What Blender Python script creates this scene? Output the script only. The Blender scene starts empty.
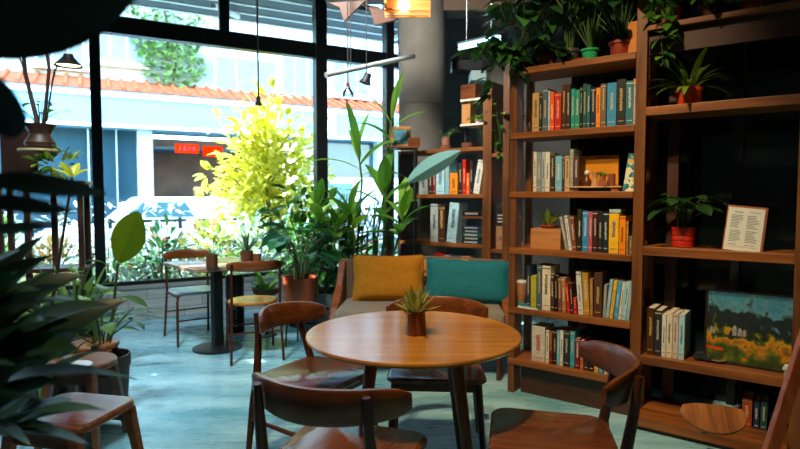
import bpy, bmesh, math, random
from math import sin, cos, pi, radians, atan2, sqrt, tan
from mathutils import Vector, Matrix, noise as mnoise
R = random.Random(7)
SC = bpy.context.scene
COL = SC.collection
# ------------------------------------------------------------------ camera
F = 560.0; PITCH = radians(3.0); EYE = 1.34
cam_d = bpy.data.cameras.new('camera'); cam = bpy.data.objects.new('camera', cam_d); COL.objects.link(cam)
cam.location = (0, 0, EYE); cam.rotation_euler = (pi/2-PITCH, 0, 0)
cam_d.sensor_width = 36; cam_d.lens = F*36/800; cam_d.clip_start = .02; cam_d.clip_end = 300
cam_d.dof.use_dof = True; cam_d.dof.focus_distance = 2.6; cam_d.dof.aperture_fstop = 2.8
SC.camera = cam
def ray(px, py):
    a = (px-400)/F; b = (224.5-py)/F
    return Vector((a, cos(PITCH)+b*sin(PITCH), -sin(PITCH)+b*cos(PITCH)))
def atY(px, py, Y):
    d = ray(px, py); return Vector((d.x*Y/d.y, Y, EYE+d.z*Y/d.y))
def atZ(px, py, z):
    d = ray(px, py); k = (z-EYE)/d.z; return Vector((d.x*k, d.y*k, z))
class Frame:
    def __init__(s, ox, oy, ang):
        s.o = Vector((ox, oy, 0)); s.ang = ang
        s.u = Vector((cos(ang), sin(ang), 0)); s.n = Vector((-sin(ang), cos(ang), 0))
    def px(s, px, py, d=0.0):                       # pixel -> (along, depth, z) on the frame's plane at depth d
        r = ray(px, py); c = Vector((0, 0, EYE))
        k = (d-(c-s.o).dot(s.n))/r.dot(s.n); p = c+r*k
        return (p-s.o).dot(s.u), d, p.z
    def w(s, a, d, z=0.0): return s.o+s.u*a+s.n*d+Vector((0, 0, z))
SF = Frame(.757, 3.75, radians(-36.75))             # bookcase line
UF = Frame(.795, 5.0, radians(-36.75))              # rear shelf line
WF = Frame(-3.05, 5.8, radians(28.7))               # window line
# ------------------------------------------------------------------ materials
def lin(h):
    h = h.lstrip('#'); v = [int(h[i:i+2], 16)/255 for i in (0, 2, 4)]
    return tuple((c/12.92 if c <= .04045 else ((c+.055)/1.055)**2.4) for c in v)+(1,)
MC = {}
def base(name):
    m = bpy.data.materials.new(name); m.use_nodes = True; nt = m.node_tree
    return m, nt, nt.nodes['Principled BSDF'], nt.nodes['Material Output']
def N(nt, t, **k):
    n = nt.nodes.new(t)
    for a, v in k.items(): setattr(n, a, v)
    return n
def plain(h, rough=.5, metal=0, var=.12, scale=8, bump=0, emis=0, spec=.5):
    key = ('p', h, rough, metal, var, scale, bump, emis)
    if key in MC: return MC[key]
    m, nt, p, out = base('surface_'+h.strip('#')); c = lin(h)
    p.inputs['Roughness'].default_value = rough; p.inputs['Metallic'].default_value = metal
    p.inputs['Specular IOR Level'].default_value = spec
    if emis:
        p.inputs['Emission Color'].default_value = c; p.inputs['Emission Strength'].default_value = emis
    tc = N(nt, 'ShaderNodeTexCoord'); no = N(nt, 'ShaderNodeTexNoise'); no.inputs['Scale'].default_value = scale
    no.inputs['Detail'].default_value = 5
    nt.links.new(tc.outputs['Object'], no.inputs['Vector'])
    cr = N(nt, 'ShaderNodeValToRGB')
    cr.color_ramp.elements[0].position = .3; cr.color_ramp.elements[1].position = .7
    cr.color_ramp.elements[0].color = tuple(v*(1-var) for v in c[:3])+(1,)
    cr.color_ramp.elements[1].color = tuple(min(1, v*(1+var)) for v in c[:3])+(1,)
    nt.links.new(no.outputs['Fac'], cr.inputs['Fac']); nt.links.new(cr.outputs['Color'], p.inputs['Base Color'])
    if bump:
        b = N(nt, 'ShaderNodeBump'); b.inputs['Strength'].default_value = bump; b.inputs['Distance'].default_value = .02
        nt.links.new(no.outputs['Fac'], b.inputs['Height']); nt.links.new(b.outputs['Normal'], p.inputs['Normal'])
    MC[key] = m; return m
def wood(c1, c2, axis='x', rough=.4, grain=1.0):
    key = ('w', c1, c2, axis, rough, grain)
    if key in MC: return MC[key]
    m, nt, p, out = base('wood_'+c1.strip('#')+axis)
    tc = N(nt, 'ShaderNodeTexCoord'); mp = N(nt, 'ShaderNodeMapping')
    s = [14*grain]*3; s['xyz'.index(axis)] = .9*grain; mp.inputs['Scale'].default_value = s
    no = N(nt, 'ShaderNodeTexNoise'); no.inputs['Scale'].default_value = 1.0; no.inputs['Detail'].default_value = 7; no.inputs['Distortion'].default_value = .8
    n2 = N(nt, 'ShaderNodeTexNoise'); n2.inputs['Scale'].default_value = 5.0; n2.inputs['Detail'].default_value = 3
    nt.links.new(tc.outputs['Object'], mp.inputs['Vector']); nt.links.new(mp.outputs['Vector'], no.inputs['Vector']); nt.links.new(mp.outputs['Vector'], n2.inputs['Vector'])
    mx = N(nt, 'ShaderNodeMath', operation='MULTIPLY_ADD'); mx.inputs[1].default_value = .35
    nt.links.new(n2.outputs['Fac'], mx.inputs[0]); 
    m2 = N(nt, 'ShaderNodeMath', operation='MULTIPLY'); m2.inputs[1].default_value = .65
    nt.links.new(no.outputs['Fac'], m2.inputs[0]); nt.links.new(m2.outputs[0], mx.inputs[2])
    cr = N(nt, 'ShaderNodeValToRGB'); e = cr.color_ramp.elements
    e[0].position = .36; e[0].color = lin(c1); e[1].position = .64; e[1].color = lin(c2)
    nt.links.new(mx.outputs[0], cr.inputs['Fac']); nt.links.new(cr.outputs['Color'], p.inputs['Base Color'])
    b = N(nt, 'ShaderNodeBump'); b.inputs['Strength'].default_value = .12; b.inputs['Distance'].default_value = .004
    nt.links.new(mx.outputs[0], b.inputs['Height']); nt.links.new(b.outputs['Normal'], p.inputs['Normal'])
    p.inputs['Roughness'].default_value = rough
    MC[key] = m; return m
def leafm(c1, c2, trans=.35, rough=.35):
    key = ('l', c1, c2, trans, rough)
    if key in MC: return MC[key]
    m, nt, p, out = base('leaf_'+c1.strip('#'))
    g = N(nt, 'ShaderNodeNewGeometry'); cr = N(nt, 'ShaderNodeValToRGB'); e = cr.color_ramp.elements
    e[0].position = 0; e[0].color = lin(c1); e[1].position = 1; e[1].color = lin(c2)
    nt.links.new(g.outputs['Random Per Island'], cr.inputs['Fac']); nt.links.new(cr.outputs['Color'], p.inputs['Base Color'])
    p.inputs['Roughness'].default_value = rough
    t = N(nt, 'ShaderNodeBsdfTranslucent'); nt.links.new(cr.outputs['Color'], t.inputs['Color'])
    ms = N(nt, 'ShaderNodeMixShader'); ms.inputs[0].default_value = trans
    nt.links.new(p.outputs[0], ms.inputs[1]); nt.links.new(t.outputs[0], ms.inputs[2]); nt.links.new(ms.outputs[0], out.inputs['Surface'])
    MC[key] = m; return m
def glassm(tint='#e8f6f8', refl=1.0):
    key = ('g', tint, refl)
    if key in MC: return MC[key]
    m, nt, p, out = base('glass_'+tint.strip('#')); nt.nodes.remove(p)
    t = N(nt, 'ShaderNodeBsdfTransparent'); t.inputs[0].default_value = lin(tint)
    g = N(nt, 'ShaderNodeBsdfGlossy'); g.inputs['Roughness'].default_value = .02
    f = N(nt, 'ShaderNodeFresnel'); f.inputs[0].default_value = 1.45
    mu = N(nt, 'ShaderNodeMath', operation='MULTIPLY'); mu.inputs[1].default_value = refl
    nt.links.new(f.outputs[0], mu.inputs[0])
    ms = N(nt, 'ShaderNodeMixShader'); nt.links.new(mu.outputs[0], ms.inputs[0])
    nt.links.new(t.outputs[0], ms.inputs[1]); nt.links.new(g.outputs[0], ms.inputs[2]); nt.links.new(ms.outputs[0], out.inputs['Surface'])
    MC[key] = m; return m
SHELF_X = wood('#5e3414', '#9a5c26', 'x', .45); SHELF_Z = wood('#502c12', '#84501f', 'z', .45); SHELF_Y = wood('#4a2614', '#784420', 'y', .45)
WAL_X = wood('#4a2410', '#85481f', 'x', .32); WAL_Y = wood('#3c1d10', '#6e3a1e', 'y', .32); WAL_Z = wood('#331a0f', '#5a2f1a', 'z', .35)
SEATW = wood('#5a2f1a', '#8a5230', 'y', .22)
TOPW = wood('#ac6820', '#d4943c', 'x', .2); TOPE = wood('#5a2e14', '#7a4420', 'x', .35)
DARKM = plain('#14181a', .35, .6, .1); BLACK = plain('#101214', .5); STEEL = plain('#8a9294', .3, .9)
FRAMEM = plain('#1a1f22', .4, .3, .15, 5)
CONC = plain('#74736c', .85, 0, .22, 3, .25)
SOIL = plain('#2a1c14', .95, 0, .3, 30, .5)
TERRA = plain('#a4461f', .6, 0, .12, 12)
PAGES = plain('#cfc6b0', .8, 0, .15, 60)
# ------------------------------------------------------------------ mesh builder
class MB:
    def __init__(s): s.v = []; s.f = []; s.mi = []; s.M = Matrix.Identity(4); s.cur = 0
    def av(s, p): s.v.append(tuple(s.M @ Vector(p))); return len(s.v)-1
    def af(s, idx): s.f.append(tuple(idx)); s.mi.append(s.cur)
    def box(s, x0, x1, y0, y1, z0, z1):
        i = [s.av(p) for p in ((x0,y0,z0),(x1,y0,z0),(x1,y1,z0),(x0,y1,z0),(x0,y0,z1),(x1,y0,z1),(x1,y1,z1),(x0,y1,z1))]
        for q in ((0,3,2,1),(4,5,6,7),(0,1,5,4),(1,2,6,5),(2,3,7,6),(3,0,4,7)): s.af([i[k] for k in q])
        return s
    def prism(s, pts, axis, a, b):      # closed polygon extruded along an axis
        def P(p, t):
            return {'x': (t, p[0], p[1]), 'y': (p[0], t, p[1]), 'z': (p[0], p[1], t)}[axis]
        A = [s.av(P(p, a)) for p in pts]; B = [s.av(P(p, b)) for p in pts]; n = len(pts)
        s.af(A[::-1]); s.af(B)
        for k in range(n): s.af((A[k], A[(k+1) % n], B[(k+1) % n], B[k]))
        return s
    def loft(s, rings, caps=True, close=True):
        I = [[s.av(p) for p in r] for r in rings]; n = len(rings[0])
        for a, b in zip(I, I[1:]):
            for k in range(n if close else n-1): s.af((a[k], a[(k+1) % n], b[(k+1) % n], b[k]))
        if caps: s.af(I[0][::-1]); s.af(I[-1])
        return s
    def tube(s, path, rad, n=8, caps=True):
        path = [Vector(p) for p in path]
        if not hasattr(rad, '__len__'): rad = [rad]*len(path)
        rings = []; prev = None
        for i, p in enumerate(path):
            t = (path[min(i+1, len(path)-1)]-path[max(i-1, 0)]).normalized()
            if prev is None:
                a = Vector((0, 0, 1)) if abs(t.z) < .9 else Vector((1, 0, 0)); x = t.cross(a).normalized()
            else: x = (prev-t*prev.dot(t)).normalized()
            prev = x; y = t.cross(x)
            rings.append([p+(x*cos(2*pi*k/n)+y*sin(2*pi*k/n))*rad[i] for k in range(n)])
        return s.loft(rings, caps)
    def bar(s, path, w, h, up=(0, 0, 1)):        # rectangular section along a path; w sideways, h along up
        path = [Vector(p) for p in path]; up = Vector(up); rings = []
        if not hasattr(w, '__len__'): w = [w]*len(path)
        if not hasattr(h, '__len__'): h = [h]*len(path)
        for i, p in enumerate(path):
            t = (path[min(i+1, len(path)-1)]-path[max(i-1, 0)]).normalized()
            x = t.cross(up).normalized(); y = x.cross(t)
            a, b = x*w[i]/2, y*h[i]/2; rings.append([p-a-b, p+a-b, p+a+b, p-a+b])
        return s.loft(rings)
    def lathe(s, prof, n=28, c=(0, 0, 0)):
        rings = [[(c[0]+r*cos(2*pi*k/n), c[1]+r*sin(2*pi*k/n), c[2]+z) for k in range(n)] for r, z in prof]
        return s.loft(rings)
    def grid(s, fn, nu, nv):
        I = [[s.av(fn(i/nu, j/nv)) for j in range(nv+1)] for i in range(nu+1)]
        for i in range(nu):
            for j in range(nv): s.af((I[i][j], I[i+1][j], I[i+1][j+1], I[i][j+1]))
        return s
    def leaf(s, p, d, L, W, droop=.3, fold=.15, seg=4, shape='oval', roll=0):
        p = Vector(p); d = Vector(d).normalized(); g = Vector((0, 0, -1))
        side = d.cross(Vector((0, 0, 1)))
        side = side.normalized() if side.length > .05 else Vector((1, 0, 0))
        if roll: side = Matrix.Rotation(roll, 3, d) @ side
        rows = []; q = p.copy()
        for i in range(seg+1):
            t = i/seg
            if shape == 'oval': w = sin(pi*min(1, t*.93+.05))**.8
            elif shape == 'heart': w = (sin(pi*(t**.6)*.98+.02))**.9
            elif shape == 'strap': w = (min(1, .35+t*3))*(1-t**4)**.8 if t < 1 else 0
            else: w = (1-t)**.7*(.6+.4*min(1, t*5))
            w = max(w, .02)*W/2; up = side.cross(d).normalized()
            rows.append([s.av(q-side*w+up*fold*w), s.av(q), s.av(q+side*w+up*fold*w)])
            q = q+d*(L/seg); d = (d+g*droop*1.0/seg*(1 if d.z > -.95 else 0)).normalized()
            side = (side-d*side.dot(d)).normalized()
        for a, b in zip(rows, rows[1:]):
            for k in (0, 1): s.af((a[k], a[k+1], b[k+1], b[k]))
        return s
    def build(s, name, mat, parent=None, smooth=False, bevel=0, loc=None, recalc=True):
        me = bpy.data.meshes.new(name); me.from_pydata(s.v, [], s.f); me.update()
        mats = mat if isinstance(mat, (list, tuple)) else [mat]
        for m in mats: me.materials.append(m)
        if len(mats) > 1: me.polygons.foreach_set('material_index', s.mi)
        if recalc and len(s.f) < 6000:
            bm = bmesh.new(); bm.from_mesh(me); bmesh.ops.recalc_face_normals(bm, faces=bm.faces); bm.to_mesh(me); bm.free()
        if smooth: me.polygons.foreach_set('use_smooth', [True]*len(me.polygons))
        o = bpy.data.objects.new(name, me); COL.objects.link(o)
        if parent: o.parent = parent
        if loc: o.location = loc
        if bevel:
            b = o.modifiers.new('bevel', 'BEVEL'); b.width = bevel; b.segments = 2; b.limit_method = 'ANGLE'; b.angle_limit = .7
        if smooth and recalc:
            me.set_sharp_from_angle(angle=radians(42))
        return o
def Bx(*a): return MB().box(*a)
def tag(o, label, cat, group=None, kind=None):
    if label: o['label'] = label
    if cat: o['category'] = cat
    if group: o['group'] = group
    if kind: o['kind'] = kind
    return o
def thing(name, label, cat, loc=(0, 0, 0), rz=0, group=None, kind=None, rot=None):
    o = bpy.data.objects.new(name, None); COL.objects.link(o); o.empty_display_size = .1
    o.location = loc; o.rotation_euler = rot if rot else (0, 0, rz)
    return tag(o, label, cat, group, kind)
def struct(o, label=None): o['kind'] = 'structure'; return tag(o, label, None) if label else o
def copy_tree(o, parent=None):
    c = o.copy(); COL.objects.link(c)
    if parent: c.parent = parent
    for ch in list(o.children): copy_tree(ch, c)
    return c
def rounded(w, d, r, n=6, pw=None):
    pts = []
    for cx, cy, a0 in ((w/2-r, d/2-r, 0), (-w/2+r, d/2-r, 90), (-w/2+r, -d/2+r, 180), (w/2-r, -d/2+r, 270)):
        for k in range(n+1):
            a = radians(a0+90*k/n); pts.append((cx+r*cos(a), cy+r*sin(a)))
    return pts
def slab(mb, pts, z0, z1, e=.006):
    def ring(k, z): return [(x*k, y*k, z) for x, y in pts]
    m = max(max(abs(x), abs(y)) for x, y in pts); k = 1-e/m
    return mb.loft([ring(k, z0), ring(1, z0+e), ring(1, z1-e), ring(k, z1)])

# ================================================================== SETTING
def shell():
    g, nt, p, out = base('polished_concrete')
    tc = N(nt, 'ShaderNodeTexCoord'); no = N(nt, 'ShaderNodeTexNoise'); no.inputs['Scale'].default_value = 1.6; no.inputs['Detail'].default_value = 9; no.inputs['Distortion'].default_value = .6
    n2 = N(nt, 'ShaderNodeTexNoise'); n2.inputs['Scale'].default_value = 9; n2.inputs['Detail'].default_value = 6
    mp = N(nt, 'ShaderNodeMapping'); mp.inputs['Scale'].default_value = (.7, 2.2, 1); mp.inputs['Rotation'].default_value = (0, 0, .3)
    nt.links.new(tc.outputs['Object'], mp.inputs[0]); nt.links.new(mp.outputs[0], no.inputs['Vector']); nt.links.new(mp.outputs[0], n2.inputs['Vector'])
    cr = N(nt, 'ShaderNodeValToRGB'); e = cr.color_ramp.elements
    e[0].position = .33; e[0].color = lin('#5c9eb0'); e[1].position = .68; e[1].color = lin('#aadbe6')
    nt.links.new(no.outputs['Fac'], cr.inputs['Fac']); nt.links.new(cr.outputs[0], p.inputs['Base Color'])
    rr = N(nt, 'ShaderNodeMapRange'); rr.inputs['To Min'].default_value = .16; rr.inputs['To Max'].default_value = .42
    nt.links.new(n2.outputs['Fac'], rr.inputs['Value']); nt.links.new(rr.outputs[0], p.inputs['Roughness'])
    b = N(nt, 'ShaderNodeBump'); b.inputs['Strength'].default_value = .12; b.inputs['Distance'].default_value = .01
    nt.links.new(n2.outputs['Fac'], b.inputs['Height']); nt.links.new(b.outputs[0], p.inputs['Normal'])
    a = WF.w(-3.3, 0); c = WF.w(4.6, 0)
    pts = [(a.x, a.y), (a.x, -3.0), (4.6, -3.0), (4.6, c.y), (c.x, c.y)]
    struct(MB().prism(pts, 'z', -.12, 0).build('floor', g))
    struct(MB().prism(pts, 'z', 4.2, 4.4).build('ceiling', plain('#707474', .9)))
    dw = plain('#8f8a80', .85, 0, .2, 4)
    struct(Bx(a.x-.15, a.x, -3, a.y, 0, 4.2).build('wall_left', dw))
    struct(Bx(a.x-.15, 4.75, -3.15, -3.0, 0, 4.2).build('wall_front', dw))
    struct(Bx(4.6, 4.75, -3, c.y, 0, 4.2).build('wall_right', dw))
    # concrete wall closing the room beyond the column
    w = thing('wall_back', None, None, WF.w(4.05, 0), 0, kind='structure')
    Bx(0, 3.4, -.35, -.1, 0, 4.2).build('concrete_panel', CONC, w)
    # dark glazed partition behind the bookcases
    gw, nt, p, out = base('dark_glazing')
    p.inputs['Base Color'].default_value = lin('#0d1517'); p.inputs['Roughness'].default_value = .12; p.inputs['Specular IOR Level'].default_value = .6
    t = thing('wall_partition', None, None, SF.w(0, 0), SF.ang, kind='structure')
    Bx(.16, 3.4, .66, .72, 0, 4.2).build('glazing_panel', gw, t)
    m = MB()
    for x in (.16, .82, 1.2, 1.75, 2.5, 3.3): m.box(x, x+.05, .62, .655, 0, 4.2)
    m.box(.16, 3.4, .625, .65, 2.05, 2.1); m.build('glazing_bars', FRAMEM, t)
shell()

def window_wall():
    H0, T0, T1, H1 = .34, 3.02, 3.2, 4.15
    # low block wall
    m, nt, p, out = base('concrete_block')
    tc = N(nt, 'ShaderNodeTexCoord'); mp = N(nt, 'ShaderNodeMapping'); mp.inputs['Rotation'].default_value = (pi/2, 0, 0)
    br = N(nt, 'ShaderNodeTexBrick'); br.inputs['Scale'].default_value = 2.4; br.inputs['Color1'].default_value = lin('#a0a6a4'); br.inputs['Color2'].default_value = lin('#b4b8b4'); br.inputs['Mortar'].default_value = lin('#6c7274')
    br.inputs['Mortar Size'].default_value = .008; br.inputs['Brick Width'].default_value = .9; br.inputs['Row Height'].default_value = .27
    nt.links.new(tc.outputs['Object'], mp.inputs[0]); nt.links.new(mp.outputs[0], br.inputs['Vector'])
    no = N(nt, 'ShaderNodeTexNoise'); no.inputs['Scale'].default_value = 6; no.inputs['Detail'].default_value = 6
    mx = N(nt, 'ShaderNodeMix', data_type='RGBA', blend_type='OVERLAY'); mx.inputs[0].default_value = .6
    nt.links.new(br.outputs['Color'], mx.inputs[6]); nt.links.new(no.outputs['Fac'], mx.inputs[7]); nt.links.new(mx.outputs[2], p.inputs['Base Color'])
    p.inputs['Roughness'].default_value = .8
    w = thing('wall_low', None, None, WF.w(0, 0), WF.ang, kind='structure')
    Bx(-3.3, 4.2, 0, .16, 0, H0).build('block_wall', m, w)
    Bx(-3.3, 4.2, -.02, .2, H0, H0+.035).build('wall_cap', plain('#9aa09c', .7, 0, .15, 4, .1), w, bevel=.004)
    # mullions from pixel columns
    def a(px): return WF.px(px, 150, .1)[0]
    mull = [(-3.3, -3.2), (a(91.7), a(102.8)), (a(315), a(326)), (a(384.5), a(392)), (4.15, 4.25)]
    for i in range(4):
        x0, x1 = mull[i][1], mull[i+1][0]
        t = thing('window_%d' % (i+1), None, None, WF.w(0, .1), WF.ang, kind='structure')
        f = MB(); f.box(x0, x1, -.03, .03, H0+.035, H0+.075); f.box(x0, x1, -.06, .06, T0, T1); f.box(x0, x1, -.04, .04, H1-.06, H1+.05)
        if i == 1: f.box(a(221), a(231), -.04, .04, T1, H1)
        if i == 0: f.box(-1.7, -1.6, -.04, .04, T1, H1)
        f.build('frame', FRAMEM, t, bevel=.004)
        Bx(x0, x1, -.004, .004, H0+.07, T0).build('pane', glassm(), t)
        Bx(x0, x1, -.004, .004, T1, H1-.05).build('upper_pane', glassm(), t)
    t = thing('trim_1', None, None, WF.w(0, .1), WF.ang, kind='structure')
    for x0, x1 in mull: Bx(x0, x1, -.07, .07, H0+.035, 4.2).build('mullion', FRAMEM, t, bevel=.005)
window_wall()

def column():
    o = thing('concrete_column', 'round concrete column rising behind the rear shelf', 'column', (.245, 6.2, 0))
    MB().lathe([(.26, 0), (.26, 2.3), (.254, 2.303), (.254, 2.313), (.26, 2.316), (.26, 4.2)], 40).build('shaft', CONC, o, smooth=True)
    MB().lathe([(.30, 4.05), (.33, 4.2)], 40).build('capital', CONC, o, smooth=True)
    b = thing('trim_2', None, None, (.30, 6.2, 0), kind='structure')
    Bx(.05, 4.2, -.14, .14, 3.30, 3.62).build('concrete_beam', plain('#6b5a4c', .85, 0, .2, 4, .2), b, bevel=.01)
column()

# ================================================================== OUTSIDE
GZ = -.15
def outside():
    struct(MB().prism([(-40, 5.2), (40, 5.2), (40, 45), (-40, 45)], 'z', GZ-.2, GZ).build('ground', plain('#8f9698', .8, 0, .1, .8)))
    t = thing('pavement_kerb', None, None, WF.w(0, 0), WF.ang, kind='structure')
    Bx(-14, 14, 4.2, 4.45, GZ, GZ+.15).build('kerb', plain('#b8bcb8', .8), t)
    Bx(-3.3, 4.6, .16, 3.9, GZ, GZ+.35).build('garden_soil', SOIL, t)
    # own canopy outside the glass
    c = thing('glass_front_awning', 'grey metal awning with white battens above the cafe windows', 'awning', WF.w(0, .2, 3.75), WF.ang)
    pm = MB(); pm.prism([(0, 0), (1.9, .19), (1.9, .25), (0, .06)], 'x', -6, 7); pm.build('sheet', plain('#2b373c', .7, 0, .08, 2), c)
    for k in range(4):
        y = .2+k*.52; Bx(-6, 7, y, y+.05, -.01+y*.1-.0, .035+y*.1).build('batten', plain('#e6f0f0', .5), c)
    for x in (-1.4, 1.15, 3.6):
        m = MB(); m.bar([(x, -.02, -.25), (x+.6, 1.4, .1)], .05, .05); m.build('brace', plain('#e6f0f0', .5), c)
    # facade across the street
    D = 9.5; o = thing('street_building', 'pale building across the street with terracotta eave and shopfront', 'building', WF.w(0, D, GZ), WF.ang)
    wallm = plain('#a4aeac', .9, 0, .35, .9)
    Bx(-16, 16, 1.2, 1.5, 3.9, 11).build('upper_wall', wallm, o)
    band = plain('#6f9aa6', .6, 0, .05, .5)
    Bx(-16, 16, -.1, 1.4, 3.2, 4.15).build('fascia', band, o)
    Bx(-16, 16, -.16, -.1, 3.95, 4.05).build('gutter', plain('#eef4f2', .5), o)
    Bx(-16, 16, -.13, -.1, 3.2, 3.28).build('fascia_lip', plain('#eef4f2', .5), o)
    tile = MB(); tile.prism([(-.1, 4.15), (1.2, 4.62), (1.2, 4.5), (-.1, 4.1)], 'x', -16, 16)
    for k in range(100):
        x = -16+k*.32; tile.tube([(x, -.1, 4.17), (x, 1.2, 4.64)], .055, 6)
    tile.build('tile_eave', plain('#a04a20', .8, 0, .3, 6), o)
    # shop front
    def fx(px): return WF.px(px, 160, D+.6)[0]
    pa, pb, rc = fx(137), fx(152), fx(300)
    sg, nt, p, out = base('shop_glass'); p.inputs['Base Color'].default_value = lin('#2c4650'); p.inputs['Roughness'].default_value = .08; 
    Bx(-16, pa, .6, .66, 0, 3.2).build('shop_window', sg, o)
    Bx(rc, 16, .6, .66, 0, 3.2).build('shop_window', sg, o)
    pil = plain('#a9bcc0', .8)
    for x0, x1 in ((-16, -15.6), (-9.2, -8.6), (-5.2, -5.1), (fx(88), fx(89.5)), (fx(116), fx(117)), (pa, pb), (rc, rc+.4), (8, 8.5), (12, 12.5)):
        Bx(x0, x1, .3, .9, 0, 3.2).build('pier', pil, o)
    Bx(-16, 16, .45, .62, 0, .55).build('plinth', plain('#9fb2b6', .8), o)
    # open shop recess
    Bx(pb, rc, 2.4, 2.5, 0, 3.2).build('shop_back_wall', plain('#6a4a3a', .8, 0, .3, 2), o)
    Bx(pb-.05, pb, .9, 2.4, 0, 3.2).build('shop_side_wall', plain('#55504c', .8), o)
    Bx(pb, rc, .6, 2.4, 2.75, 2.82).build('shop_soffit', plain('#3d484c', .8), o)
    Bx(pb+1.0, rc-.2, 1.2, 1.5, .0, 1.1).build('counter', plain('#8a6a4a', .7), o)
    for x in (pb+1.2, pb+1.7, pb+2.3, pb+2.7): Bx(x, x+.28, 1.45, 1.6, 1.1, 1.75).build('menu_board', plain('#b88a5a', .7), o)
    sx0 = WF.px(175, 148, D+.3)[0]; sz = WF.px(175, 148, D+.3)[2]-GZ
    s = Bx(sx0, sx0+.62, .28, .33, sz-.13, sz+.12).build('sign_board', plain('#c82000', .9, emis=.2, spec=0), o)
    s2 = Bx(sx0+.72, sx0+1.25, .28, .33, sz-.2, sz+.09).build('sign_board', plain('#c01800', .9, emis=.2, spec=0), o)
    g = MB()
    for k in range(4):
        x = sx0+.1+k*.12
        g.bar([(x, .27, sz-.07), (x+.03, .27, sz+.07)], .02, .02, (0, 1, 0))
        if k in (1, 3): g.bar([(x+.03, .27, sz+.07), (x+.06, .27, sz-.07)], .02, .02, (0, 1, 0))
        else: g.bar([(x, .27, sz), (x+.07, .27, sz)], .02, .02, (0, 1, 0))
    g.build('sign_lettering', plain('#7a1a30', .5), s)
    # upper windows
    for px, w, h in ((118, 1.3, 1.0), (60, 1.1, 1.1), (246, 1.9, 1.2), (300, 1.3, 1.3), (350, 1.3, 1.2)):
        x, _, z = WF.px(px, 45 if px < 200 else 78, D+1.2)
        z -= GZ
        f = Bx(x-w/2, x+w/2, 1.1, 1.22, z-h/2, z+h/2).build('window', plain('#cfd8d8', .5), o)
        nb = 3; 
        for k in range(nb):
            Bx(x-w/2+.06+k*(w-.06)/nb, x-w/2+(k+1)*(w-.06)/nb, 1.07, 1.11, z-h/2+.07, z+h/2-.07).build('pane', plain('#5f7076', .2), f)
        Bx(x-w/2-.1, x+w/2+.1, .95, 1.2, z-h/2-.12, z-h/2).build('window_sill', plain('#e4e8e4', .8), f)
    for px in (255, 330):
        x = WF.px(px, 110, D-.1)[0]
        Bx(x-.14, x+.14, -.22, -.1, 3.3, 3.9).build('downpipe_box', plain('#d4e2e2', .6), o)
    # climber on wall
    for (cx, cy, r, lab) in ((165, 28, .9, 'upper green climber on the pale wall opposite'), (172, 62, .75, 'lower green climber on the pale wall opposite')):
        x, _, z = WF.px(cx, cy, D+1.1); b = MB()
        for k in range(320):
            a = R.uniform(0, 2*pi); q = r*sqrt(R.random())
            b.leaf((x+q*cos(a)*1.2, 1.05-R.random()*.12, z-GZ+q*sin(a)), (R.uniform(-1, 1), -.5, R.uniform(-1, .5)), .2, .14, .3, seg=2)
        v = thing('wall_climber', lab, 'climbing plant', WF.w(0, D, GZ), WF.ang)
        b.build('foliage', leafm('#3f7030', '#8aa860', .3), v, recalc=False)
        MB().tube([(x, 1.1, z-GZ-r), (x+.1, 1.1, z-GZ), (x-.1, 1.1, z-GZ+r)], .03, 6).build('stem', plain('#5a4030', .9), v)
outside()

def car(label, loc, rz, body, L=4.3, H=1.45, van=False, cat='car'):
    o = thing('car' if not van else 'van', label, cat, loc, rz); W = 1.75; bm_ = plain(body, .25, 0, .03); gl = plain('#3f6470', .3)
    if not van:
        prof = [(-L/2, .25), (L/2, .25), (L/2, .62), (L/2-.1, .78), (.95, .92), (.35, H), (-1.35, H), (-2.0, .98), (-L/2, .92)]
        gp = [(.62, 1.04), (.24, H-.10), (-.55, H-.10), (-.75, 1.04)]
    else:
        prof = [(-L/2, .3), (L/2, .3), (L/2, .9), (L/2-.35, 1.1), (L/2-.9, H), (-L/2+.1, H), (-L/2, H-.2)]
        gp = [(L/2-.5, 1.12), (L/2-.95, H-.15), (L/2-1.9, H-.15), (L/2-1.9, 1.12)]
    MB().prism(prof, 'y', -W/2, W/2).build('body', bm_, o, bevel=.06)
    for s in (-1, 1):
        MB().prism(gp, 'y', s*W/2-.01, s*W/2+.01).build('side_window', gl, o)
        for x in (-L/2+.8, L/2-.85):
            w = MB(); w.M = Matrix.Translation((x, s*(W/2-.06), .32)) @ Matrix.Rotation(pi/2, 4, 'X')
            w.lathe([(.2, -.1), (.31, -.08), (.32, 0), (.31, .08), (.2, .1)], 24).build('wheel', BLACK, o, smooth=True)
    return o
p = WF.w(1.0, 6.6); car('white car parked by the shopfront across the street', (p.x, p.y, GZ), WF.ang+pi, '#e8f2f4')
p = WF.w(-4.4, 5.6); car('white delivery van parked behind the left window', (p.x, p.y, GZ), WF.ang, '#dceaee', 4.9, 1.75, True, 'van')
p = WF.w(6.3, 7.9); car('pale blue van standing behind the yellow tree', (p.x, p.y, GZ), WF.ang+pi, '#cfe4ee', 4.6, 1.95, True, 'van')

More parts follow.
